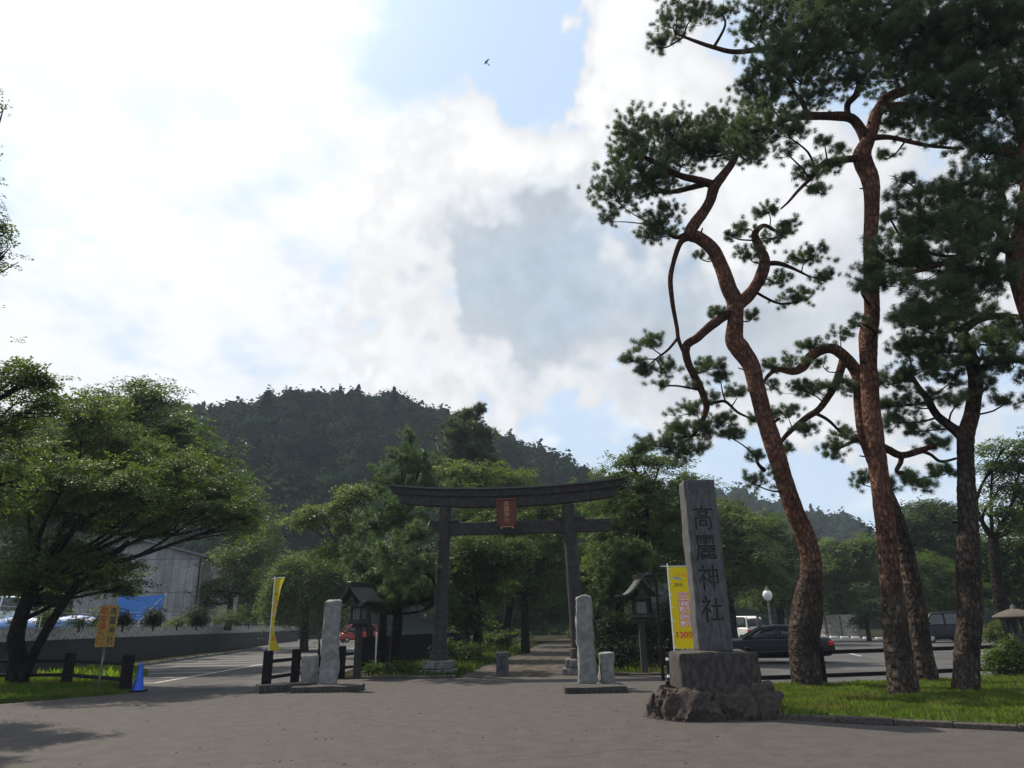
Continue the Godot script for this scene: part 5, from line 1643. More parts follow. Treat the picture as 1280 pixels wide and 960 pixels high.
	tree("leafy_tree", "bright green tree behind the dark minivan", Vector3(30.49, 0.00, -56.00), 0.3, 2.55,
		[[31.12, 5.09, -56.07, 2.05, 1.21, 1.74], [31.97, 3.87, -55.36, 2.01, 1.18, 1.71], [29.63, 3.05, -55.15, 1.76, 1.06, 1.50], [31.95, 2.18, -55.41, 1.41, 0.70, 1.20], [28.71, 4.21, -55.22, 1.42, 1.18, 1.21], [30.40, 1.93, -55.35, 1.75, 0.58, 1.49]],
		"spray_far", 40.56, -0.04999999999999999, 1.1, Color(0.07, 0.11, 0.026), 224, "leaf", Color(0.045, 0.038, 0.032), "tree", Vector3(0, 0, 0), "")
	tree("leafy_tree", "airy broadleaf tree with layered branches at the right edge", Vector3(20.83, 0.00, -32.00), 0.28, 4.8,
		[[22.06, 8.74, -31.74, 1.22, 0.36, 1.04], [21.37, 7.85, -31.81, 0.86, 0.36, 0.73], [22.98, 7.93, -32.32, 1.09, 0.51, 0.93], [21.49, 6.95, -31.77, 0.92, 0.50, 0.78], [22.80, 6.61, -32.00, 1.21, 0.71, 1.03], [21.03, 5.89, -31.71, 0.77, 0.42, 0.65], [21.85, 5.37, -31.81, 1.05, 0.56, 0.89], [23.43, 8.64, -31.40, 1.07, 0.85, 0.91]],
		"spray", 80, -0.03, 1.4, Color(0.085, 0.13, 0.048), 225, "leaf", Color(0.045, 0.038, 0.032), "tree", Vector3(0, 0, 0), "")
	tree("leafy_tree", "dark green tree filling the right edge behind the stone lantern", Vector3(27.17, 0.00, -42.00), 0.3, 3.22,
		[[27.59, 5.42, -41.54, 1.53, 0.90, 1.30], [28.21, 4.50, -41.11, 1.51, 1.15, 1.28], [27.11, 3.96, -42.38, 1.36, 1.00, 1.16], [27.85, 3.05, -42.10, 1.62, 0.90, 1.37], [26.10, 2.63, -41.60, 1.06, 0.71, 0.90], [29.79, 6.78, -41.96, 1.38, 1.38, 1.17], [26.70, 5.08, -42.42, 0.83, 0.92, 0.78], [28.85, 2.79, -41.36, 1.32, 1.32, 1.12]],
		"spray_far", 48.36, -0.1, 1.1, Color(0.07, 0.108, 0.038), 226, "leaf", Color(0.045, 0.038, 0.032), "tree", Vector3(0, 0, 0), "")
	tree("green_shrub", "loose leafy green shrub at the right end of the lawn", Vector3(12.60, 0.00, -20.00), 0.05, 0.35,
		[[12.59, 0.50, -20.15, 0.38, 0.29, 0.32], [12.80, 0.31, -19.97, 0.37, 0.25, 0.32], [12.26, 0.19, -20.00, 0.25, 0.16, 0.21], [12.90, 0.83, -20.12, 0.29, 0.19, 0.25], [13.19, 0.50, -19.96, 0.33, 0.33, 0.28]],
		"spray", 190, -0.12, 0.9, Color(0.075, 0.12, 0.03), 227, "leaf", Color(0.045, 0.038, 0.032), "shrub", Vector3(0, 0, 0), "")
	tree("green_shrub", "yellowish shrub by the stone lantern at the right edge", Vector3(22.00, 0.00, -34.00), 0.05, 0.63,
		[[21.74, 1.07, -34.01, 0.64, 0.32, 0.55], [21.20, 0.74, -34.12, 0.50, 0.25, 0.42], [22.59, 0.71, -34.34, 0.57, 0.36, 0.49]],
		"spray_far", 110, -0.04999999999999999, 0.8, Color(0.1, 0.13, 0.03), 228, "leaf", Color(0.045, 0.038, 0.032), "shrub", Vector3(0, 0, 0), "")
	tree("leafy_shrub", "rounded shrub beyond the short fence, left of the lantern", Vector3(-12.00, 0.00, -58.00), 0.08, 1.0,
		[[-15.00, 2.54, -57.76, 1.22, 0.73, 1.04], [-13.93, 2.71, -58.40, 0.99, 0.74, 0.84], [-16.21, 2.33, -58.22, 0.86, 0.49, 0.73]],
		"spray_far", 60, -0.1, 1.0, Color(0.1, 0.143, 0.05), 229, "leaf", Color(0.045, 0.038, 0.032), "shrub", Vector3(0, 0, 0), "")
	tree("leafy_shrub", "green shrub at the far end of the wall under the weeping tree", Vector3(-17.00, 0.00, -66.00), 0.08, 1.0,
		[[-20.69, 2.61, -66.21, 1.26, 0.70, 1.07], [-21.67, 2.95, -65.89, 0.98, 0.84, 0.83], [-19.30, 2.31, -65.84, 0.84, 0.56, 0.71]],
		"spray_far", 60, -0.15, 1.1, Color(0.07, 0.108, 0.036), 230, "leaf", Color(0.045, 0.038, 0.032), "shrub", Vector3(0, 0, 0), "")
	tree("leafy_shrub", "low shrub left of the earth path just beyond the gate", Vector3(-2.00, 0.00, -33.00), 0.06, 0.45,
		[[-2.58, 0.51, -32.66, 0.61, 0.31, 0.52], [-1.91, 0.59, -32.78, 0.48, 0.27, 0.41], [-3.11, 0.74, -32.78, 0.41, 0.34, 0.35]],
		"spray_far", 100, -0.15, 0.7, Color(0.07, 0.108, 0.036), 231, "leaf", Color(0.045, 0.038, 0.032), "shrub", Vector3(0, 0, 0), "")
	tree("leafy_shrub", "shrub on the left bank of the path, halfway down", Vector3(-1.20, 0.00, -46.00), 0.06, 0.64,
		[[-1.72, 0.71, -46.29, 0.97, 0.39, 0.82], [-0.65, 0.83, -45.77, 0.77, 0.34, 0.65], [0.22, 1.00, -45.76, 0.58, 0.29, 0.49]],
		"spray_far", 80, -0.1, 0.9, Color(0.1, 0.143, 0.05), 232, "leaf", Color(0.045, 0.038, 0.032), "shrub", Vector3(0, 0, 0), "")
	tree("leafy_shrub", "shrub on the right bank of the path behind the right gate post", Vector3(5.20, 0.00, -50.00), 0.06, 0.58,
		[[4.40, 0.78, -49.62, 0.73, 0.52, 0.62], [5.23, 0.51, -50.31, 0.74, 0.53, 0.63], [3.83, 1.03, -50.19, 0.42, 0.32, 0.36]],
		"spray_far", 80, -0.15, 0.9, Color(0.07, 0.108, 0.036), 233, "leaf", Color(0.045, 0.038, 0.032), "shrub", Vector3(0, 0, 0), "")
	var g := Geo.new()
	var dark := Color(0.045, 0.038, 0.032)
	limb(g, [[0.1, 0.0, 0.1, 0.17], [0.45, 1.0, 0.25, 0.15], [1.05, 2.2, 0.4, 0.13], [1.8, 3.2, 0.6, 0.11], [3.2, 4.3, 0.8, 0.08]], 0.1, 14, dark, dark, 1.0, 0.9)
	put("trunk", g, M.bark, cherry)


func lawn_pines() -> void:
	var low := Color(0.135, 0.105, 0.086)
	var high := Color(0.31, 0.152, 0.105)
	var needle := Color(0.098, 0.142, 0.066)
	pine("pine_tree", "bent red pine with twisted crooked limbs, leaning left behind the stele", Vector3(6.92, 0.00, -18.63),
		[
		[[6.92, -0.05, -18.63, 0.337], [6.93, 0.39, -18.63, 0.339], [7.00, 1.11, -18.63, 0.362], [7.18, 1.85, -18.63, 0.367], [7.35, 2.61, -18.53, 0.259], [7.40, 3.19, -18.53, 0.243], [7.28, 3.78, -18.48, 0.235], [7.14, 4.18, -18.43, 0.227], [6.97, 5.01, -18.43, 0.221], [6.83, 5.85, -18.43, 0.233], [6.71, 6.75, -18.53, 0.218], [6.64, 7.69, -18.63, 0.223], [6.59, 8.30, -18.73, 0.236], [6.36, 8.76, -18.73, 0.269], [6.24, 9.05, -18.73, 0.250], [6.33, 9.63, -18.73, 0.220], [6.37, 10.22, -18.73, 0.233], [6.22, 10.58, -18.63, 0.223], [6.09, 11.22, -18.63, 0.203], [5.87, 11.76, -18.53, 0.193], [5.48, 12.08, -18.43, 0.183], [5.19, 12.15, -18.33, 0.171], [5.33, 12.43, -18.23, 0.161], [5.65, 12.85, -18.23, 0.151], [5.87, 13.22, -18.23, 0.152], [6.03, 13.65, -18.23, 0.164], [6.34, 14.09, -18.33, 0.132], [6.71, 14.60, -18.43, 0.112], [6.92, 15.07, -18.53, 0.079], [6.99, 15.87, -18.63, 0.046]],
		[[6.02, 13.73, -18.23, 0.141], [5.48, 13.77, -18.03, 0.105], [4.93, 13.80, -17.83, 0.092], [4.42, 14.07, -17.73, 0.081], [3.94, 14.30, -17.63, 0.058], [3.60, 14.75, -17.63, 0.035]],
		[[5.74, 13.76, -18.23, 0.094], [4.98, 13.73, -18.53, 0.071], [4.52, 13.91, -18.83, 0.053], [4.00, 13.88, -19.03, 0.037]],
		[[5.14, 12.18, -18.33, 0.092], [4.79, 12.06, -18.33, 0.057], [4.55, 12.30, -18.43, 0.046], [4.34, 12.58, -18.53, 0.028]],
		[[6.35, 10.07, -18.73, 0.204], [6.68, 10.29, -18.83, 0.183], [7.01, 10.63, -18.93, 0.173], [7.34, 11.14, -19.03, 0.176], [7.55, 11.69, -19.13, 0.166], [7.48, 12.17, -19.23, 0.144], [7.42, 12.66, -19.23, 0.109], [7.80, 13.05, -19.43, 0.061], [8.18, 12.99, -19.63, 0.049]],
		[[7.49, 11.58, -19.13, 0.095], [8.01, 11.70, -19.33, 0.072], [8.50, 11.64, -19.53, 0.048], [9.03, 11.39, -19.63, 0.029]],
		[[5.09, 12.05, -18.33, 0.115], [4.86, 11.82, -18.23, 0.080], [4.60, 11.18, -18.13, 0.067], [4.46, 10.61, -18.13, 0.067], [4.46, 9.88, -18.13, 0.062], [4.54, 9.21, -18.23, 0.055], [4.55, 8.88, -18.23, 0.054], [4.69, 8.49, -18.33, 0.043]],
		[[4.51, 8.88, -18.23, 0.044], [4.22, 8.54, -18.13, 0.034], [3.85, 8.24, -18.03, 0.026]],
		[[6.19, 9.85, -18.73, 0.136], [5.57, 9.37, -18.43, 0.122], [5.08, 8.92, -18.23, 0.109], [4.72, 8.63, -18.13, 0.119], [4.72, 8.17, -18.13, 0.096], [4.95, 7.65, -18.23, 0.096], [5.11, 7.23, -18.33, 0.096], [5.17, 6.97, -18.43, 0.085], [5.00, 6.58, -18.43, 0.064], [4.73, 6.21, -18.43, 0.042]],
		[[5.18, 7.09, -18.43, 0.064], [5.47, 7.16, -18.53, 0.047], [5.76, 7.20, -18.63, 0.043], [6.11, 6.96, -18.83, 0.035], [6.43, 6.83, -18.93, 0.026]],
		[[6.49, 5.27, -18.43, 0.062], [6.29, 5.39, -18.23, 0.045], [6.22, 5.58, -18.13, 0.031]]],
		[[3.86, 14.41, -17.93, 1.22, 1.05, 1.13], [3.11, 13.41, -18.03, 0.83, 0.69, 0.74], [3.67, 15.32, -17.83, 0.71, 0.52, 0.72], [4.79, 15.45, -18.03, 1.00, 0.67, 0.87], [2.97, 12.69, -18.23, 0.42, 0.32, 0.41], [4.25, 14.00, -18.33, 0.83, 0.52, 0.78], [5.29, 15.18, -18.83, 0.84, 0.89, 0.72], [5.83, 15.60, -18.83, 0.62, 0.62, 0.60], [6.43, 15.29, -18.43, 1.21, 0.63, 1.04], [7.07, 16.16, -18.63, 0.89, 0.62, 0.85], [6.29, 16.26, -18.93, 0.75, 0.55, 0.65], [7.52, 15.28, -18.83, 0.62, 0.44, 0.54], [4.46, 12.62, -18.43, 0.70, 0.47, 0.67], [4.13, 12.26, -18.43, 0.46, 0.28, 0.49], [4.75, 12.98, -18.33, 0.33, 0.21, 0.29], [8.00, 13.61, -19.43, 0.49, 0.25, 0.45], [7.08, 12.88, -19.13, 0.43, 0.24, 0.44], [8.61, 13.07, -19.63, 0.44, 0.22, 0.48], [9.13, 12.09, -19.63, 0.63, 0.24, 0.63], [7.01, 11.83, -18.93, 0.42, 0.26, 0.40], [7.93, 11.15, -19.33, 0.38, 0.24, 0.42], [8.53, 10.66, -19.53, 0.62, 0.33, 0.53], [9.51, 11.40, -19.73, 0.44, 0.17, 0.46], [5.47, 11.54, -18.53, 0.23, 0.14, 0.21], [5.89, 9.84, -18.63, 0.29, 0.20, 0.26], [6.89, 9.83, -18.93, 0.27, 0.16, 0.24], [7.96, 12.63, -19.33, 0.44, 0.24, 0.40], [6.65, 12.53, -19.03, 0.29, 0.19, 0.30], [3.72, 8.74, -18.03, 0.43, 0.26, 0.39], [3.24, 8.26, -17.93, 0.32, 0.21, 0.32], [4.00, 8.02, -18.13, 0.47, 0.28, 0.47], [3.92, 7.57, -18.13, 0.28, 0.17, 0.26], [3.51, 7.95, -18.03, 0.25, 0.17, 0.25], [5.36, 8.21, -18.53, 0.52, 0.24, 0.45], [5.69, 7.94, -18.63, 0.35, 0.31, 0.30], [6.18, 7.53, -18.83, 0.35, 0.24, 0.32], [4.69, 6.91, -18.33, 0.40, 0.25, 0.41], [4.87, 6.36, -18.43, 0.59, 0.30, 0.57], [3.79, 5.98, -18.13, 0.62, 0.21, 0.58], [4.42, 5.81, -18.23, 0.62, 0.23, 0.62], [4.18, 6.36, -18.13, 0.37, 0.21, 0.36], [5.55, 6.69, -18.63, 0.47, 0.28, 0.44], [5.80, 6.32, -18.73, 0.39, 0.19, 0.40], [5.37, 7.22, -18.53, 0.30, 0.22, 0.31], [6.56, 6.82, -18.93, 0.24, 0.15, 0.22], [6.18, 4.98, -18.23, 0.43, 0.31, 0.43], [6.26, 5.65, -18.23, 0.23, 0.19, 0.22], [4.89, 7.62, -18.33, 0.21, 0.19, 0.23], [3.25, 5.82, -18.03, 0.25, 0.12, 0.25]],
		low, high, 3.0, 150.0, needle, 65)
	pine("pine_tree", "tall straight red-barked pine, thickest trunk in the middle of the lawn", Vector3(7.94, 0.00, -16.14),
		[
		[[7.94, -0.05, -16.14, 0.298], [7.98, 0.37, -16.14, 0.278], [8.00, 0.91, -16.14, 0.273], [8.02, 1.31, -16.14, 0.252], [8.08, 1.95, -16.14, 0.231], [8.13, 2.62, -16.14, 0.210], [8.20, 3.48, -16.14, 0.205], [8.25, 4.36, -16.14, 0.201], [8.30, 5.28, -16.14, 0.204], [8.36, 6.24, -16.14, 0.199], [8.47, 7.22, -16.14, 0.194], [8.60, 8.04, -16.14, 0.215], [8.78, 8.56, -16.14, 0.181], [8.90, 9.31, -16.14, 0.174], [9.11, 10.64, -16.14, 0.169], [9.31, 11.57, -16.14, 0.181], [9.41, 12.40, -16.14, 0.213], [9.33, 12.89, -16.14, 0.234], [9.34, 13.21, -16.14, 0.226], [9.53, 13.56, -16.14, 0.178], [9.80, 14.09, -16.24, 0.160], [10.07, 14.63, -16.34, 0.152], [10.53, 15.23, -16.44, 0.144], [11.20, 15.58, -16.54, 0.125], [11.82, 15.95, -16.64, 0.105], [12.42, 16.53, -16.64, 0.064], [12.84, 17.23, -16.64, 0.043]],
		[[9.50, 13.64, -16.14, 0.138], [9.40, 14.07, -16.14, 0.128], [9.14, 14.28, -16.04, 0.128], [8.46, 14.18, -15.84, 0.116], [7.89, 14.11, -15.74, 0.105], [7.41, 13.99, -15.64, 0.083], [6.76, 13.68, -15.54, 0.062], [6.24, 13.42, -15.44, 0.041]],
		[[7.85, 14.14, -15.74, 0.073], [7.82, 14.50, -15.74, 0.063], [7.67, 14.81, -15.74, 0.042], [7.52, 15.28, -15.74, 0.032]],
		[[9.10, 14.30, -16.04, 0.085], [9.22, 14.80, -16.14, 0.087], [9.67, 15.36, -16.34, 0.077], [9.80, 16.12, -16.44, 0.056], [9.48, 16.97, -16.44, 0.045], [8.36, 17.05, -16.44, 0.057], [7.40, 16.92, -16.34, 0.079], [6.44, 16.71, -16.24, 0.072], [5.80, 16.79, -16.14, 0.058], [5.28, 17.03, -16.14, 0.045], [4.79, 17.29, -16.14, 0.027]],
		[[10.08, 14.68, -16.34, 0.131], [10.45, 14.83, -16.34, 0.120], [11.01, 14.87, -16.34, 0.109], [11.52, 14.71, -16.34, 0.098], [12.28, 14.66, -16.24, 0.076], [12.77, 14.67, -16.14, 0.054]],
		[[9.73, 13.71, -16.14, 0.085], [10.02, 13.47, -15.84, 0.063], [10.58, 13.11, -15.64, 0.051], [11.06, 12.93, -15.54, 0.041], [11.52, 12.80, -15.44, 0.030]],
		[[9.28, 13.06, -16.14, 0.105], [8.88, 12.98, -16.04, 0.094], [8.45, 12.86, -15.94, 0.083], [8.07, 12.68, -15.84, 0.072], [7.65, 12.19, -15.74, 0.051], [7.27, 11.80, -15.64, 0.040], [6.98, 11.48, -15.64, 0.030], [6.76, 11.28, -15.64, 0.020]],
		[[8.37, 5.36, -16.14, 0.092], [8.71, 5.27, -16.34, 0.093], [9.07, 5.19, -16.54, 0.084], [9.54, 5.30, -16.64, 0.075], [10.05, 5.47, -16.74, 0.048], [10.29, 5.55, -16.74, 0.029]],
		[[9.07, 5.19, -16.54, 0.065], [9.02, 5.02, -16.54, 0.056], [8.89, 4.82, -16.54, 0.046], [9.14, 4.78, -16.64, 0.037], [9.43, 4.64, -16.74, 0.022]],
		[[9.58, 5.32, -16.64, 0.047], [9.87, 5.24, -16.74, 0.038], [10.14, 5.09, -16.84, 0.038], [10.59, 5.18, -16.94, 0.029]]],
		[[4.71, 17.70, -16.14, 0.68, 0.45, 0.63], [4.31, 16.94, -16.14, 0.34, 0.29, 0.37], [5.46, 18.19, -16.24, 0.55, 0.32, 0.48], [6.24, 18.33, -16.34, 0.58, 0.30, 0.55], [6.82, 17.36, -16.34, 0.41, 0.27, 0.43], [5.09, 18.86, -16.34, 0.70, 0.23, 0.62], [7.36, 18.17, -16.44, 0.69, 0.46, 0.68], [8.13, 17.86, -16.44, 1.04, 0.65, 0.89], [6.29, 15.09, -15.64, 0.42, 0.23, 0.43], [6.96, 14.77, -15.74, 0.81, 0.68, 0.84], [7.97, 15.66, -15.94, 1.04, 0.78, 1.04], [9.15, 16.79, -16.24, 1.12, 0.85, 1.20], [9.90, 18.12, -16.44, 1.27, 0.69, 1.18], [10.81, 17.48, -16.64, 1.11, 0.88, 1.14], [11.11, 16.36, -16.74, 1.10, 0.68, 1.09], [8.06, 14.79, -15.94, 0.64, 0.34, 0.64], [6.38, 13.49, -15.54, 0.86, 0.58, 0.83], [7.16, 13.40, -15.44, 0.57, 0.37, 0.61], [8.73, 17.37, -15.54, 0.88, 0.55, 0.95], [11.03, 16.27, -15.74, 0.87, 0.76, 0.84], [7.83, 16.23, -15.34, 1.07, 0.64, 1.08], [9.88, 17.00, -15.34, 0.97, 0.65, 0.84], [9.18, 15.11, -15.44, 0.84, 0.46, 0.86], [6.83, 15.37, -15.24, 0.63, 0.46, 0.63], [11.16, 14.48, -16.44, 0.79, 0.31, 0.86], [10.46, 14.57, -16.54, 0.48, 0.20, 0.51], [8.39, 12.77, -15.94, 0.37, 0.19, 0.34], [7.64, 12.40, -15.74, 0.41, 0.33, 0.39], [7.81, 11.93, -15.74, 0.28, 0.18, 0.29], [10.19, 13.34, -16.44, 0.32, 0.19, 0.28], [7.12, 12.87, -15.54, 0.28, 0.22, 0.27], [8.73, 13.33, -16.04, 0.21, 0.13, 0.19], [8.63, 19.23, -16.34, 1.41, 0.59, 1.24], [10.79, 19.49, -16.34, 1.65, 0.71, 1.42], [12.57, 19.06, -16.54, 1.41, 0.82, 1.47], [8.09, 13.21, -15.54, 0.25, 0.16, 0.22], [12.45, 16.76, -16.74, 0.92, 0.64, 0.84], [11.44, 17.98, -16.34, 0.92, 0.64, 0.87], [12.02, 14.15, -16.54, 0.66, 0.26, 0.70], [10.07, 4.84, -16.84, 0.38, 0.17, 0.33], [8.58, 4.50, -16.44, 0.26, 0.20, 0.25], [9.39, 4.53, -16.64, 0.33, 0.17, 0.33], [10.10, 5.53, -16.74, 0.38, 0.15, 0.41], [9.19, 4.72, -16.64, 0.30, 0.15, 0.31], [8.34, 8.99, -15.24, 0.30, 0.22, 0.32], [8.00, 8.08, -15.24, 0.26, 0.15, 0.24]],
		low, high, 2.6, 140.0, needle, 66)
	pine("pine_tree", "slim leaning pine just behind the tall straight pine", Vector3(10.03, 0.00, -19.15),
		[
		[[10.03, -0.05, -19.15, 0.292], [10.07, 0.49, -19.15, 0.258], [10.10, 1.05, -19.15, 0.232], [10.15, 2.01, -19.15, 0.227], [10.15, 3.00, -19.15, 0.202], [10.08, 3.92, -19.15, 0.186], [9.89, 4.83, -19.15, 0.178], [9.70, 5.71, -19.15, 0.171], [9.60, 6.42, -19.15, 0.173], [9.63, 7.22, -19.15, 0.165], [9.71, 7.80, -19.15, 0.166], [9.68, 8.18, -19.15, 0.167], [9.42, 8.54, -19.05, 0.157], [9.06, 8.79, -18.95, 0.146], [8.65, 8.71, -18.85, 0.135], [8.26, 8.47, -18.75, 0.134], [8.05, 8.21, -18.75, 0.123], [7.72, 8.04, -18.65, 0.102], [7.29, 8.10, -18.65, 0.071], [7.00, 7.92, -18.65, 0.051], [6.91, 7.77, -18.75, 0.031]],
		[[9.36, 8.56, -19.05, 0.113], [9.13, 8.10, -18.95, 0.111], [8.85, 7.59, -18.95, 0.099], [8.35, 7.02, -18.85, 0.087], [8.01, 6.80, -18.85, 0.087], [7.72, 6.60, -18.85, 0.076], [7.38, 6.32, -18.85, 0.065], [7.21, 6.14, -18.85, 0.054]],
		[[8.20, 6.91, -18.85, 0.054], [8.63, 6.75, -19.05, 0.044], [9.00, 6.46, -19.25, 0.033]],
		[[9.62, 6.24, -19.15, 0.087], [9.40, 6.23, -19.45, 0.055], [9.06, 6.08, -19.55, 0.033]]],
		[[8.36, 8.86, -18.85, 0.40, 0.20, 0.38], [9.35, 9.22, -19.05, 0.36, 0.20, 0.34], [7.75, 8.29, -18.75, 0.49, 0.24, 0.52], [7.09, 8.27, -18.65, 0.26, 0.22, 0.29], [8.04, 7.62, -18.85, 0.48, 0.24, 0.43], [8.74, 7.71, -18.95, 0.58, 0.24, 0.51], [9.37, 7.69, -19.15, 0.31, 0.25, 0.28], [7.44, 6.87, -18.75, 0.48, 0.26, 0.43], [7.88, 6.46, -18.75, 0.43, 0.19, 0.42], [8.79, 5.99, -19.35, 0.39, 0.35, 0.39], [9.04, 6.46, -19.25, 0.37, 0.26, 0.34], [9.44, 6.25, -19.35, 0.18, 0.18, 0.15], [7.12, 7.64, -18.65, 0.20, 0.17, 0.19], [8.68, 8.35, -18.95, 0.22, 0.16, 0.21], [9.43, 5.14, -19.35, 0.30, 0.30, 0.30], [7.35, 5.94, -18.85, 0.17, 0.15, 0.19]],
		low, high, 5.0, 130.0, needle, 67)
	pine("pine_tree", "pine with grey-brown trunk and forked top, rightmost trunk on the lawn", Vector3(9.45, 0.00, -16.56),
		[
		[[9.45, -0.05, -16.56, 0.267], [9.56, 0.39, -16.56, 0.245], [9.68, 0.87, -16.56, 0.248], [9.86, 1.44, -16.56, 0.243], [9.99, 2.10, -16.56, 0.262], [10.12, 2.79, -16.56, 0.241], [10.31, 3.67, -16.56, 0.211], [10.47, 4.59, -16.56, 0.189], [10.59, 5.25, -16.56, 0.183], [10.71, 5.69, -16.56, 0.184], [10.92, 6.12, -16.56, 0.168], [11.06, 6.51, -16.56, 0.161], [11.20, 6.95, -16.56, 0.162], [11.24, 7.43, -16.56, 0.163], [11.25, 7.99, -16.66, 0.147], [11.30, 8.35, -16.76, 0.130], [11.54, 8.54, -16.86, 0.113], [11.99, 8.80, -16.96, 0.104], [12.56, 8.90, -17.06, 0.086], [13.17, 8.86, -17.06, 0.067], [13.82, 8.98, -17.06, 0.038]],
		[[10.63, 5.57, -16.56, 0.132], [10.57, 5.76, -16.66, 0.124], [10.46, 5.96, -16.76, 0.106], [10.32, 6.19, -16.86, 0.097], [10.21, 6.42, -16.86, 0.088], [10.20, 6.71, -16.96, 0.089], [10.07, 6.92, -16.96, 0.069], [10.00, 7.31, -17.06, 0.040]],
		[[11.19, 6.91, -16.56, 0.097], [11.31, 7.25, -16.36, 0.087], [11.55, 7.32, -16.16, 0.076], [12.06, 7.29, -15.96, 0.056], [12.56, 7.35, -15.86, 0.037]],
		[[12.56, 8.87, -17.06, 0.062], [12.87, 8.78, -17.16, 0.052], [13.01, 8.59, -17.26, 0.041], [13.25, 8.36, -17.36, 0.031]],
		[[11.29, 8.29, -16.76, 0.080], [11.16, 8.61, -16.86, 0.061], [10.88, 9.00, -16.96, 0.041], [10.50, 9.12, -16.96, 0.031]]],
		[[9.96, 8.17, -17.06, 0.49, 0.24, 0.50], [10.42, 7.69, -16.96, 0.84, 0.40, 0.82], [9.38, 7.22, -17.06, 0.48, 0.28, 0.48], [9.82, 6.66, -16.96, 0.59, 0.29, 0.60], [10.62, 8.04, -16.76, 0.76, 0.48, 0.65], [11.28, 7.62, -16.26, 0.89, 0.42, 0.95], [11.77, 7.24, -16.06, 0.57, 0.34, 0.59], [9.45, 6.27, -17.16, 0.55, 0.28, 0.59], [9.93, 5.97, -17.06, 0.47, 0.18, 0.49], [10.51, 7.10, -16.46, 0.48, 0.42, 0.46], [11.36, 6.32, -15.96, 0.46, 0.18, 0.44], [12.71, 8.47, -16.96, 0.51, 0.45, 0.44], [11.71, 8.82, -16.86, 0.81, 0.32, 0.82], [10.76, 8.60, -17.06, 0.70, 0.37, 0.60], [12.16, 8.16, -16.86, 0.60, 0.36, 0.52], [10.38, 6.40, -16.16, 0.34, 0.26, 0.30], [9.22, 6.63, -17.16, 0.28, 0.18, 0.25], [11.09, 6.75, -16.06, 0.30, 0.22, 0.28], [12.22, 6.93, -16.06, 0.47, 0.34, 0.41], [10.29, 8.83, -17.06, 0.74, 0.37, 0.63], [11.25, 9.06, -16.86, 0.69, 0.37, 0.62], [9.63, 7.22, -16.76, 0.39, 0.27, 0.34]],
		low, high * 0.62, 6.5, 130.0, needle, 68)
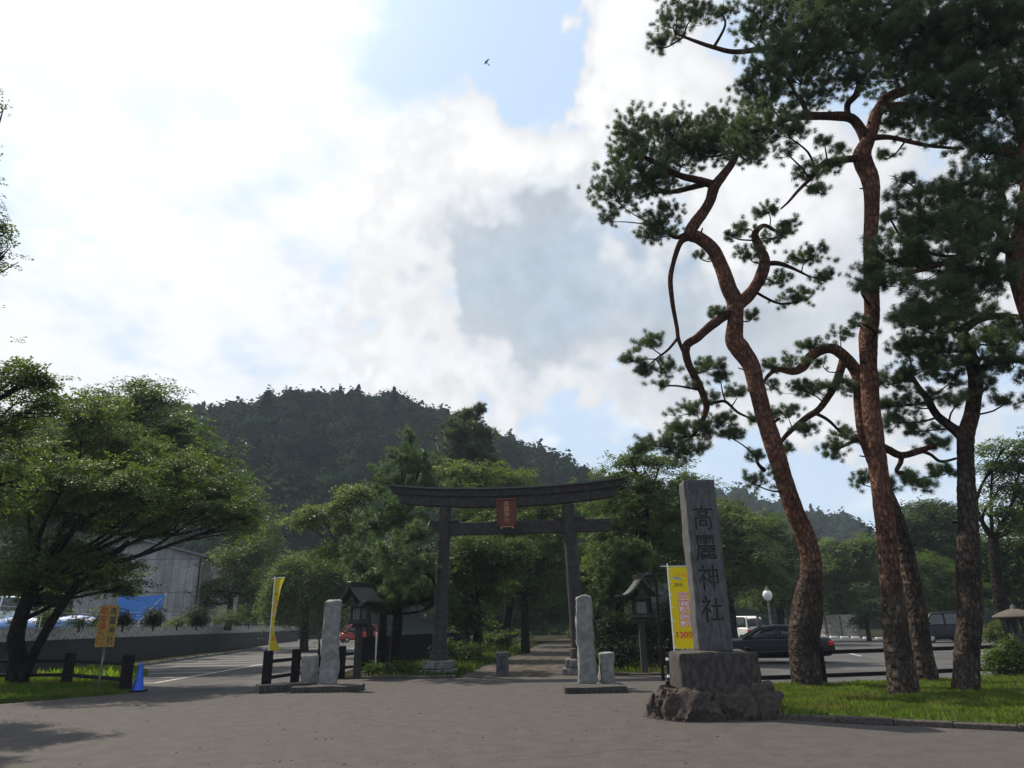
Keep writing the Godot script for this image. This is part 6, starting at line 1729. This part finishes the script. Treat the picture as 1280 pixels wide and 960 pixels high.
	pine("pine_tree", "dense dark pine leaning in from beyond the right edge of the lawn", Vector3(11.36, 0.00, -14.60),
		[
		[[11.36, -0.05, -14.60, 0.301], [11.48, 1.12, -14.60, 0.269], [11.51, 2.91, -14.60, 0.251], [11.55, 4.86, -14.60, 0.231], [11.53, 6.62, -14.60, 0.223], [11.45, 7.83, -14.60, 0.213], [11.40, 8.51, -14.60, 0.199], [11.38, 9.01, -14.60, 0.184], [11.45, 9.39, -14.60, 0.185], [11.66, 9.82, -14.60, 0.170], [11.92, 10.44, -14.60, 0.155], [12.13, 11.08, -14.60, 0.139], [12.34, 12.07, -14.60, 0.124], [12.55, 13.38, -14.80, 0.110], [12.62, 14.68, -14.90, 0.094], [12.80, 16.05, -15.00, 0.058], [13.00, 17.40, -15.00, 0.040]],
		[[11.42, 9.35, -14.60, 0.109], [11.02, 9.41, -14.40, 0.090], [10.38, 9.27, -14.20, 0.079], [9.58, 8.92, -14.00, 0.069], [8.77, 8.64, -13.90, 0.051], [8.01, 8.47, -13.80, 0.034]],
		[[11.44, 9.43, -14.60, 0.091], [11.28, 10.20, -14.70, 0.093], [11.43, 10.58, -14.70, 0.084], [11.58, 10.83, -14.70, 0.075], [11.41, 11.09, -14.60, 0.066], [10.82, 11.12, -14.40, 0.056], [9.92, 10.86, -14.20, 0.046], [9.28, 10.70, -14.10, 0.027]],
		[[12.28, 11.85, -14.60, 0.095], [11.99, 12.22, -14.80, 0.087], [11.69, 12.35, -14.90, 0.078], [11.32, 12.62, -15.00, 0.049], [11.10, 13.17, -15.10, 0.030]],
		[[10.99, 9.45, -14.40, 0.072], [10.24, 8.63, -14.20, 0.061], [9.46, 8.11, -14.10, 0.043], [8.65, 7.71, -14.00, 0.025]]],
		[[9.24, 10.49, -14.10, 0.58, 0.43, 0.54], [10.34, 10.85, -14.30, 0.77, 0.48, 0.66], [9.00, 11.08, -14.10, 0.25, 0.16, 0.27], [8.43, 10.03, -14.00, 0.21, 0.16, 0.21], [9.63, 9.77, -14.10, 0.85, 0.53, 0.76], [8.33, 9.03, -13.90, 0.76, 0.35, 0.69], [9.30, 8.98, -14.10, 0.84, 0.59, 0.78], [10.38, 9.37, -14.30, 0.78, 0.57, 0.74], [7.90, 8.34, -13.80, 0.61, 0.27, 0.54], [9.29, 8.12, -14.10, 0.82, 0.41, 0.87], [11.12, 10.24, -14.60, 0.63, 0.55, 0.69], [7.62, 8.66, -13.80, 0.31, 0.17, 0.30], [10.57, 8.67, -14.30, 0.56, 0.46, 0.55], [8.64, 7.67, -14.00, 0.57, 0.24, 0.50], [10.88, 10.60, -15.00, 0.68, 0.49, 0.60], [9.37, 10.19, -14.80, 0.56, 0.37, 0.52], [10.36, 9.03, -15.00, 0.55, 0.37, 0.51], [11.88, 11.51, -14.90, 0.54, 0.42, 0.57], [10.73, 16.16, -14.80, 1.12, 0.62, 1.00], [11.31, 14.93, -15.00, 0.94, 0.61, 0.81], [12.45, 15.64, -15.10, 1.04, 0.75, 1.13], [13.12, 16.21, -14.90, 0.88, 0.75, 0.86], [11.34, 13.61, -15.00, 0.92, 0.52, 0.82], [12.20, 13.58, -14.80, 0.87, 0.63, 0.86], [11.66, 12.38, -15.00, 0.78, 0.47, 0.67], [12.59, 14.23, -14.40, 0.78, 0.78, 0.77], [11.63, 15.80, -14.20, 0.88, 0.60, 0.96], [11.57, 16.15, -15.20, 0.76, 0.55, 0.81], [12.85, 12.74, -14.60, 0.77, 0.77, 0.79], [12.50, 12.06, -14.90, 0.66, 0.50, 0.60], [10.86, 12.82, -14.80, 0.59, 0.31, 0.55], [12.86, 17.32, -14.80, 1.27, 0.63, 1.13], [10.82, 14.27, -15.10, 0.69, 0.41, 0.72], [11.23, 13.70, -14.30, 0.73, 0.46, 0.72], [13.82, 16.10, -14.80, 1.03, 1.03, 1.08], [12.46, 9.70, -14.60, 0.73, 0.91, 0.68], [12.38, 7.85, -14.90, 0.72, 0.72, 0.65]],
		low, high, 3.0, 130.0, needle * 0.85, 69, 1.15)


func vehicles() -> void:
	var sedan := car("parked_car", "dark saloon car parked behind the stele, facing left", "car", Vector3(9.76, 0.00, -29.86) + Vector3(0.1, 0, -0.2), deg_to_rad(-12),
		[[-2.3, 0.4, 0.62, 0.62], [-2.24, 0.24, 0.72, 0.78], [-1.5, 0.2, 0.88, 0.86], [-0.7, 0.19, 0.96, 0.87], [0.6, 0.19, 0.97, 0.87], [1.5, 0.2, 0.98, 0.86], [2.15, 0.26, 0.95, 0.8], [2.32, 0.4, 0.8, 0.68]],
		[[-1.0, 0.9, 0.95, 0.74, 0.72], [-0.2, 0.9, 1.34, 0.77, 0.6], [0.3, 0.9, 1.4, 0.77, 0.58], [0.95, 0.9, 1.37, 0.77, 0.58], [1.75, 0.9, 1.0, 0.74, 0.7]], -0.2, 0.95, [-1.4, 1.38], 0.32, "car_dark",
		[[-0.95, 0.93, 0.75, -0.2, 1.33, 0.62, 0.035], [0.42, 0.93, 0.79, 0.42, 1.36, 0.63, 0.035], [1.68, 0.98, 0.75, 0.95, 1.34, 0.62, 0.05]])
	sedan.get_child_count()
	var van_body := [[-2.1, 0.4, 0.7, 0.6], [-2.05, 0.25, 0.95, 0.78], [-1.5, 0.22, 1.1, 0.84], [0, 0.2, 1.15, 0.85], [1.2, 0.2, 1.15, 0.85], [2.0, 0.25, 1.15, 0.82], [2.1, 0.35, 1.1, 0.78]]
	var van_cabin := [[-1.7, 1.0, 1.12, 0.76, 0.74], [-1.0, 1.0, 1.8, 0.8, 0.68], [0, 1.0, 1.88, 0.8, 0.68], [1.6, 1.0, 1.86, 0.8, 0.68], [2.02, 1.0, 1.7, 0.78, 0.68]]
	var van_pillars := [[-1.62, 1.12, 0.77, -1.0, 1.8, 0.7, 0.05], [-0.2, 1.12, 0.81, -0.2, 1.82, 0.7, 0.05], [0.9, 1.12, 0.81, 0.9, 1.82, 0.7, 0.05], [1.95, 1.1, 0.79, 1.85, 1.8, 0.69, 0.07]]
	car("parked_van", "small white van parked beyond the dark saloon car", "van", Vector3(16.72, 0.00, -57.94), deg_to_rad(-62), van_body, van_cabin, -1.0, 2.02, [-1.35, 1.35], 0.3, "car_white", van_pillars)
	car("parked_van", "dark minivan parked far right between two pine trunks", "van", Vector3(27.83, 0.00, -49.95), deg_to_rad(6), van_body, van_cabin, -1.0, 2.02, [-1.35, 1.35], 0.33, "car_dark", van_pillars)
	car("parked_car", "red car parked far back behind the left lantern", "car", Vector3(-17.57, 0.00, -84.00), deg_to_rad(30), van_body, van_cabin, -1.0, 2.02, [-1.35, 1.35], 0.3, "car_red", van_pillars)
	var w := car("parked_car", "white car parked on the raised ground at the far left edge", "car", Vector3(-29.5, 1.66, -42.0), deg_to_rad(12), van_body, van_cabin, -1.0, 2.02, [-1.35, 1.35], 0.3, "car_white", van_pillars)
	w.get_child_count()

func small_things() -> void:
	# traffic cone
	var t := thing("traffic_cone", "blue traffic cone by the end post of the left fence", "traffic cone", Vector3(-10.43, 0.00, -21.37))
	var g := Geo.new()
	g.box(Vector3(0, 0.025, 0), Vector3(0.4, 0.05, 0.4), 0.02)
	put("foot", g, M.black_metal, t)
	g = Geo.new()
	g.lathe(Vector3.ZERO, [Vector2(0.17, 0.052), Vector2(0.165, 0.08), Vector2(0.145, 0.1), Vector2(0.03, 0.74), Vector2(0.02, 0.76), Vector2(0.001, 0.765)], 24)
	put("cone", g, M.cone_blue, t)
	# yellow direction sign
	t = thing("notice_sign", "yellow upright board sign with dark and red characters on a thin post", "sign", Vector3(-11.97, 0.00, -22.18))
	g = Geo.new()
	g.box(Vector3(0, 0.85, -0.03), Vector3(0.06, 1.75, 0.05), 0.005)
	put("post", g, M.concrete, t)
	g = Geo.new()
	g.box(Vector3(0, 1.74, 0.012), Vector3(0.56, 1.16, 0.03), 0.005)
	var bd := put("board", g, M.yellow_board, t)
	g = Geo.new()
	for i in 4:
		write(g, "高麗神社"[i], Vector3(0.06, 2.26 - i * 0.27, 0.027), Vector3(0.17, 0, 0), Vector3(0, -0.2, 0), 0.022, Vector3(0, 0, 0.003))
	put("lettering", g, M.dark_print, bd)
	g = Geo.new()
	for i in 5:
		write(g, "駐車場入口"[i], Vector3(-0.24, 2.26 - i * 0.215, 0.027), Vector3(0.2, 0, 0), Vector3(0, -0.175, 0), 0.022, Vector3(0, 0, 0.003))
	put("lettering", g, M.brown_print, bd)
	# black lamp post by the right lantern, with a reflector post
	t = thing("lamp_post", "slim black lamp post with a bent head right of the lantern", "lamp post", Vector3(4.15, 0.00, -22.08))
	g = Geo.new()
	g.tube([Vector3.ZERO, Vector3(0, 1.2, 0), Vector3(0, 2.75, 0), Vector3(-0.03, 2.88, 0), Vector3(-0.14, 2.95, 0)], [0.05, 0.045, 0.035, 0.03, 0.03], 12)
	put("pole", g, M.black_metal, t)
	g = Geo.new()
	g.lathe(Vector3(-0.2, 2.86, 0), [Vector2(0.001, 0.14), Vector2(0.06, 0.13), Vector2(0.14, 0.04), Vector2(0.14, 0.02), Vector2(0.02, 0.03)], 16)
	put("lamp_head", g, M.black_metal, t)
	t = thing("bollard", "short black bollard with white bands by the stele", "bollard", Vector3(4.03, 0.00, -20.43))
	g = Geo.new()
	g.lathe(Vector3.ZERO, [Vector2(0.08, 0), Vector2(0.08, 0.78), Vector2(0.06, 0.82), Vector2(0.001, 0.83)], 16)
	put("post", g, M.black_metal, t)
	for h in [0.2, 0.62]:
		g = Geo.new()
		g.lathe(Vector3(0, h, 0), [Vector2(0.083, 0), Vector2(0.083, 0.07)], 16)
		put("band", g, M.white_plastic, t)
	# globe lamp and white posts in the right car park
	t = thing("globe_lamp", "white globe street lamp beyond the dark saloon car", "street lamp", Vector3(13.36, 0.00, -39.87))
	g = Geo.new()
	g.rod(Vector3.ZERO, Vector3(0, 2.55, 0), 0.06, 12)
	put("pole", g, M.concrete, t)
	g = Geo.new()
	g.lathe(Vector3(0, 2.55, 0), [Vector2(0.09, 0), Vector2(0.2, 0.1), Vector2(0.25, 0.28), Vector2(0.2, 0.46), Vector2(0.1, 0.52)], 20)
	put("globe", g, M.globe, t)
	g = Geo.new()
	g.lathe(Vector3(0, 3.07, 0), [Vector2(0.14, 0), Vector2(0.1, 0.06), Vector2(0.04, 0.16), Vector2(0.001, 0.24)], 16)
	put("cap", g, M.concrete, t)
	for q in [[Vector3(17.51, -0.11, -55.00), "pale marker post left of the globe lamp", 1.9], [Vector3(18.45, -0.05, -52.00), "pale marker post right of the globe lamp", 1.7]]:
		g = Geo.new()
		g.rod(Vector3.ZERO, Vector3(0, q[2], 0), 0.09, 10)
		var o := put("marker_post", g, M.concrete)
		var at: Vector3 = q[0]
		o.position = Vector3(at.x, 0, at.z)
		tag(o, q[1], "post", "pale marker posts in the right car park")
	# shed
	t = thing("shed", "grey metal-clad gabled shed behind the left tree", "shed", Vector3(-30.35, 1.6, -60.0), deg_to_rad(6))
	var wide := 9.6
	var eave := 5.7
	var top := 6.95
	for i in 16:
		var x0 := -wide / 2 + wide * i / 16.0
		var x1 := -wide / 2 + wide * (i + 1) / 16.0
		var y0 := lerpf(top, eave, absf(x0) / (wide / 2)) - 0.05
		var y1 := lerpf(top, eave, absf(x1) / (wide / 2)) - 0.05
		g = Geo.new()
		g.slab([Vector2(x0 + 0.01, 0), Vector2(x1 - 0.01, 0), Vector2(x1 - 0.01, y1), Vector2(x0 + 0.01, y0)], Vector3(0, 0, -0.06 + 0.012 * (i % 2)), Vector3.RIGHT, Vector3.UP, Vector3(0, 0, 0.06))
		put("siding_panel", g, M.siding, t)
	g = Geo.new()
	g.box(Vector3(-wide / 2 + 0.05, eave / 2, -6), Vector3(0.1, eave - 0.1, 11.8), 0.01)
	g.box(Vector3(wide / 2 - 0.05, eave / 2, -6), Vector3(0.1, eave - 0.1, 11.8), 0.01)
	put("side_wall", g, M.siding, t)
	for s in [-1.0, 1.0]:
		g = Geo.new()
		g.slab([Vector2(0, top), Vector2(s * (wide / 2 + 0.35), eave - 0.1), Vector2(s * (wide / 2 + 0.35), eave + 0.05), Vector2(0, top + 0.15)], Vector3(0, 0, -12.2), Vector3.RIGHT, Vector3.UP, Vector3(0, 0, 12.6))
		put("roof", g, M.roof_metal, t)
	for y in [5.5, 2.9]:
		g = Geo.new()
		g.box(Vector3(0, y, 0.02), Vector3(wide - 0.1, 0.06, 0.03), 0.005)
		put("band", g, M.roof_metal, t)
	g = Geo.new()
	g.rod(Vector3(4.6, 0.1, 0.12), Vector3(4.6, 5.6, 0.12), 0.06, 8)
	put("downpipe", g, M.wall_dark, t)
	g = Geo.new()
	g.box(Vector3(1.0, 0.95, 0.1), Vector3(1.5, 0.9, 0.3), 0.02)
	put("vent_box", g, M.wall_dark, t)
	# blue tarpaulin stretched on poles
	t = thing("tarpaulin", "bright blue tarpaulin stretched on poles behind the left tree", "tarpaulin", Vector3(-23.20, 3.29, -46.00))
	t.position.y = 1.66
	g = Geo.new()
	var rows := []
	for i in 13:
		var row := []
		for j in 21:
			var u := j / 20.0
			var v := i / 12.0
			row.append(Vector3(-1.3 + 2.8 * u, 0.7 + 1.35 * v + 0.08 * sin(u * 9) * (1 - v) - 0.1 * sin(u * PI), -0.3 * v + 0.07 * sin(u * 12 + v * 3)))
		rows.append(row)
	g.sheet(rows, false, -1.0)
	put("sheet", g, M.tarp, t)
	for x in [-1.35, 0.1, 1.55]:
		g = Geo.new()
		g.rod(Vector3(x, -0.1, -0.35), Vector3(x, 2.15, -0.35), 0.03, 8)
		put("pole", g, M.steel, t)
	g = Geo.new()
	g.rod(Vector3(1.55, 2.12, -0.32), Vector3(0.3, 0.3, 0.4), 0.018, 6)
	put("guy_rope", g, M.white_plastic, t)
	t = thing("tarpaulin", "pale blue tarpaulin lying over a frame at the far left", "tarpaulin", Vector3(-26.58, 2.64, -40.00))
	t.position.y = 1.66
	g = Geo.new()
	rows = []
	for i in 9:
		var row := []
		for j in 31:
			var u := j / 30.0
			var a := PI * i / 8.0
			row.append(Vector3(-3.0 + 7.5 * u, 0.1 + sin(a) * (0.6 + 0.07 * sin(u * 17)), cos(a) * 0.8))
		rows.append(row)
	g.sheet(rows, false, -1.0)
	put("sheet", g, M.tarp, t)
	# stone lantern at the right edge
	t = thing("stone_lantern", "stone lantern with a broad dark cap, cut by the right edge", "stone lantern", Vector3(14.71, 0.00, -22.39))
	g = Geo.new()
	g.lathe(Vector3.ZERO, [Vector2(0.3, 0), Vector2(0.3, 0.2), Vector2(0.16, 0.26), Vector2(0.13, 0.9), Vector2(0.28, 1.0), Vector2(0.28, 1.08), Vector2(0.1, 1.09)], 6)
	put("pedestal", g, M.old_granite, t)
	g = Geo.new()
	for k in 6:
		g.box(Vector3(0.17, 0, 0).rotated(Vector3.UP, TAU * k / 6) + Vector3(0, 1.28, 0), Vector3(0.07, 0.42, 0.07), 0.01, Basis(Vector3.UP, TAU * k / 6))
	put("fire_box", g, M.old_granite, t)
	g = Geo.new()
	g.lathe(Vector3(0, 1.49, 0), [Vector2(0.1, 0.0), Vector2(0.62, 0.02), Vector2(0.66, 0.09), Vector2(0.42, 0.2), Vector2(0.2, 0.27), Vector2(0.07, 0.3), Vector2(0.09, 0.36), Vector2(0.001, 0.44)], 6)
	put("cap", g, M.thatch, t)
	# bird high in the sky
	t = thing("bird", "small dark bird gliding high in the sky above the gate", "bird", Vector3(-2.13, 58.47, -62.00), deg_to_rad(35))
	g = Geo.new()
	g.tube([Vector3(-0.22, 0, 0), Vector3(-0.16, 0.01, 0), Vector3(-0.02, 0.02, 0), Vector3(0.12, 0.0, 0), Vector3(0.28, -0.02, 0)], [0.01, 0.05, 0.065, 0.04, 0.02], 10)
	put("body", g, M.feather, t)
	for s in [-1.0, 1.0]:
		g = Geo.new()
		g.slab([Vector2(-0.1, 0.03), Vector2(-0.13, 0.26), Vector2(0.0, 0.52), Vector2(0.03, 0.5), Vector2(0.02, 0.25), Vector2(0.06, 0.03)], Vector3(0, 0.02, 0), Vector3.RIGHT, Vector3(0, 0.25 * s * s, s), Vector3(0, 0.012, 0))
		put("wing", g, M.feather, t)
	g = Geo.new()
	g.slab([Vector2(0.2, -0.02), Vector2(0.42, -0.09), Vector2(0.42, 0.09), Vector2(0.2, 0.02)], Vector3(0, -0.02, 0), Vector3.RIGHT, Vector3.BACK, Vector3(0, 0.01, 0))
	put("tail", g, M.feather, t)
	t.rotation.z = -0.5
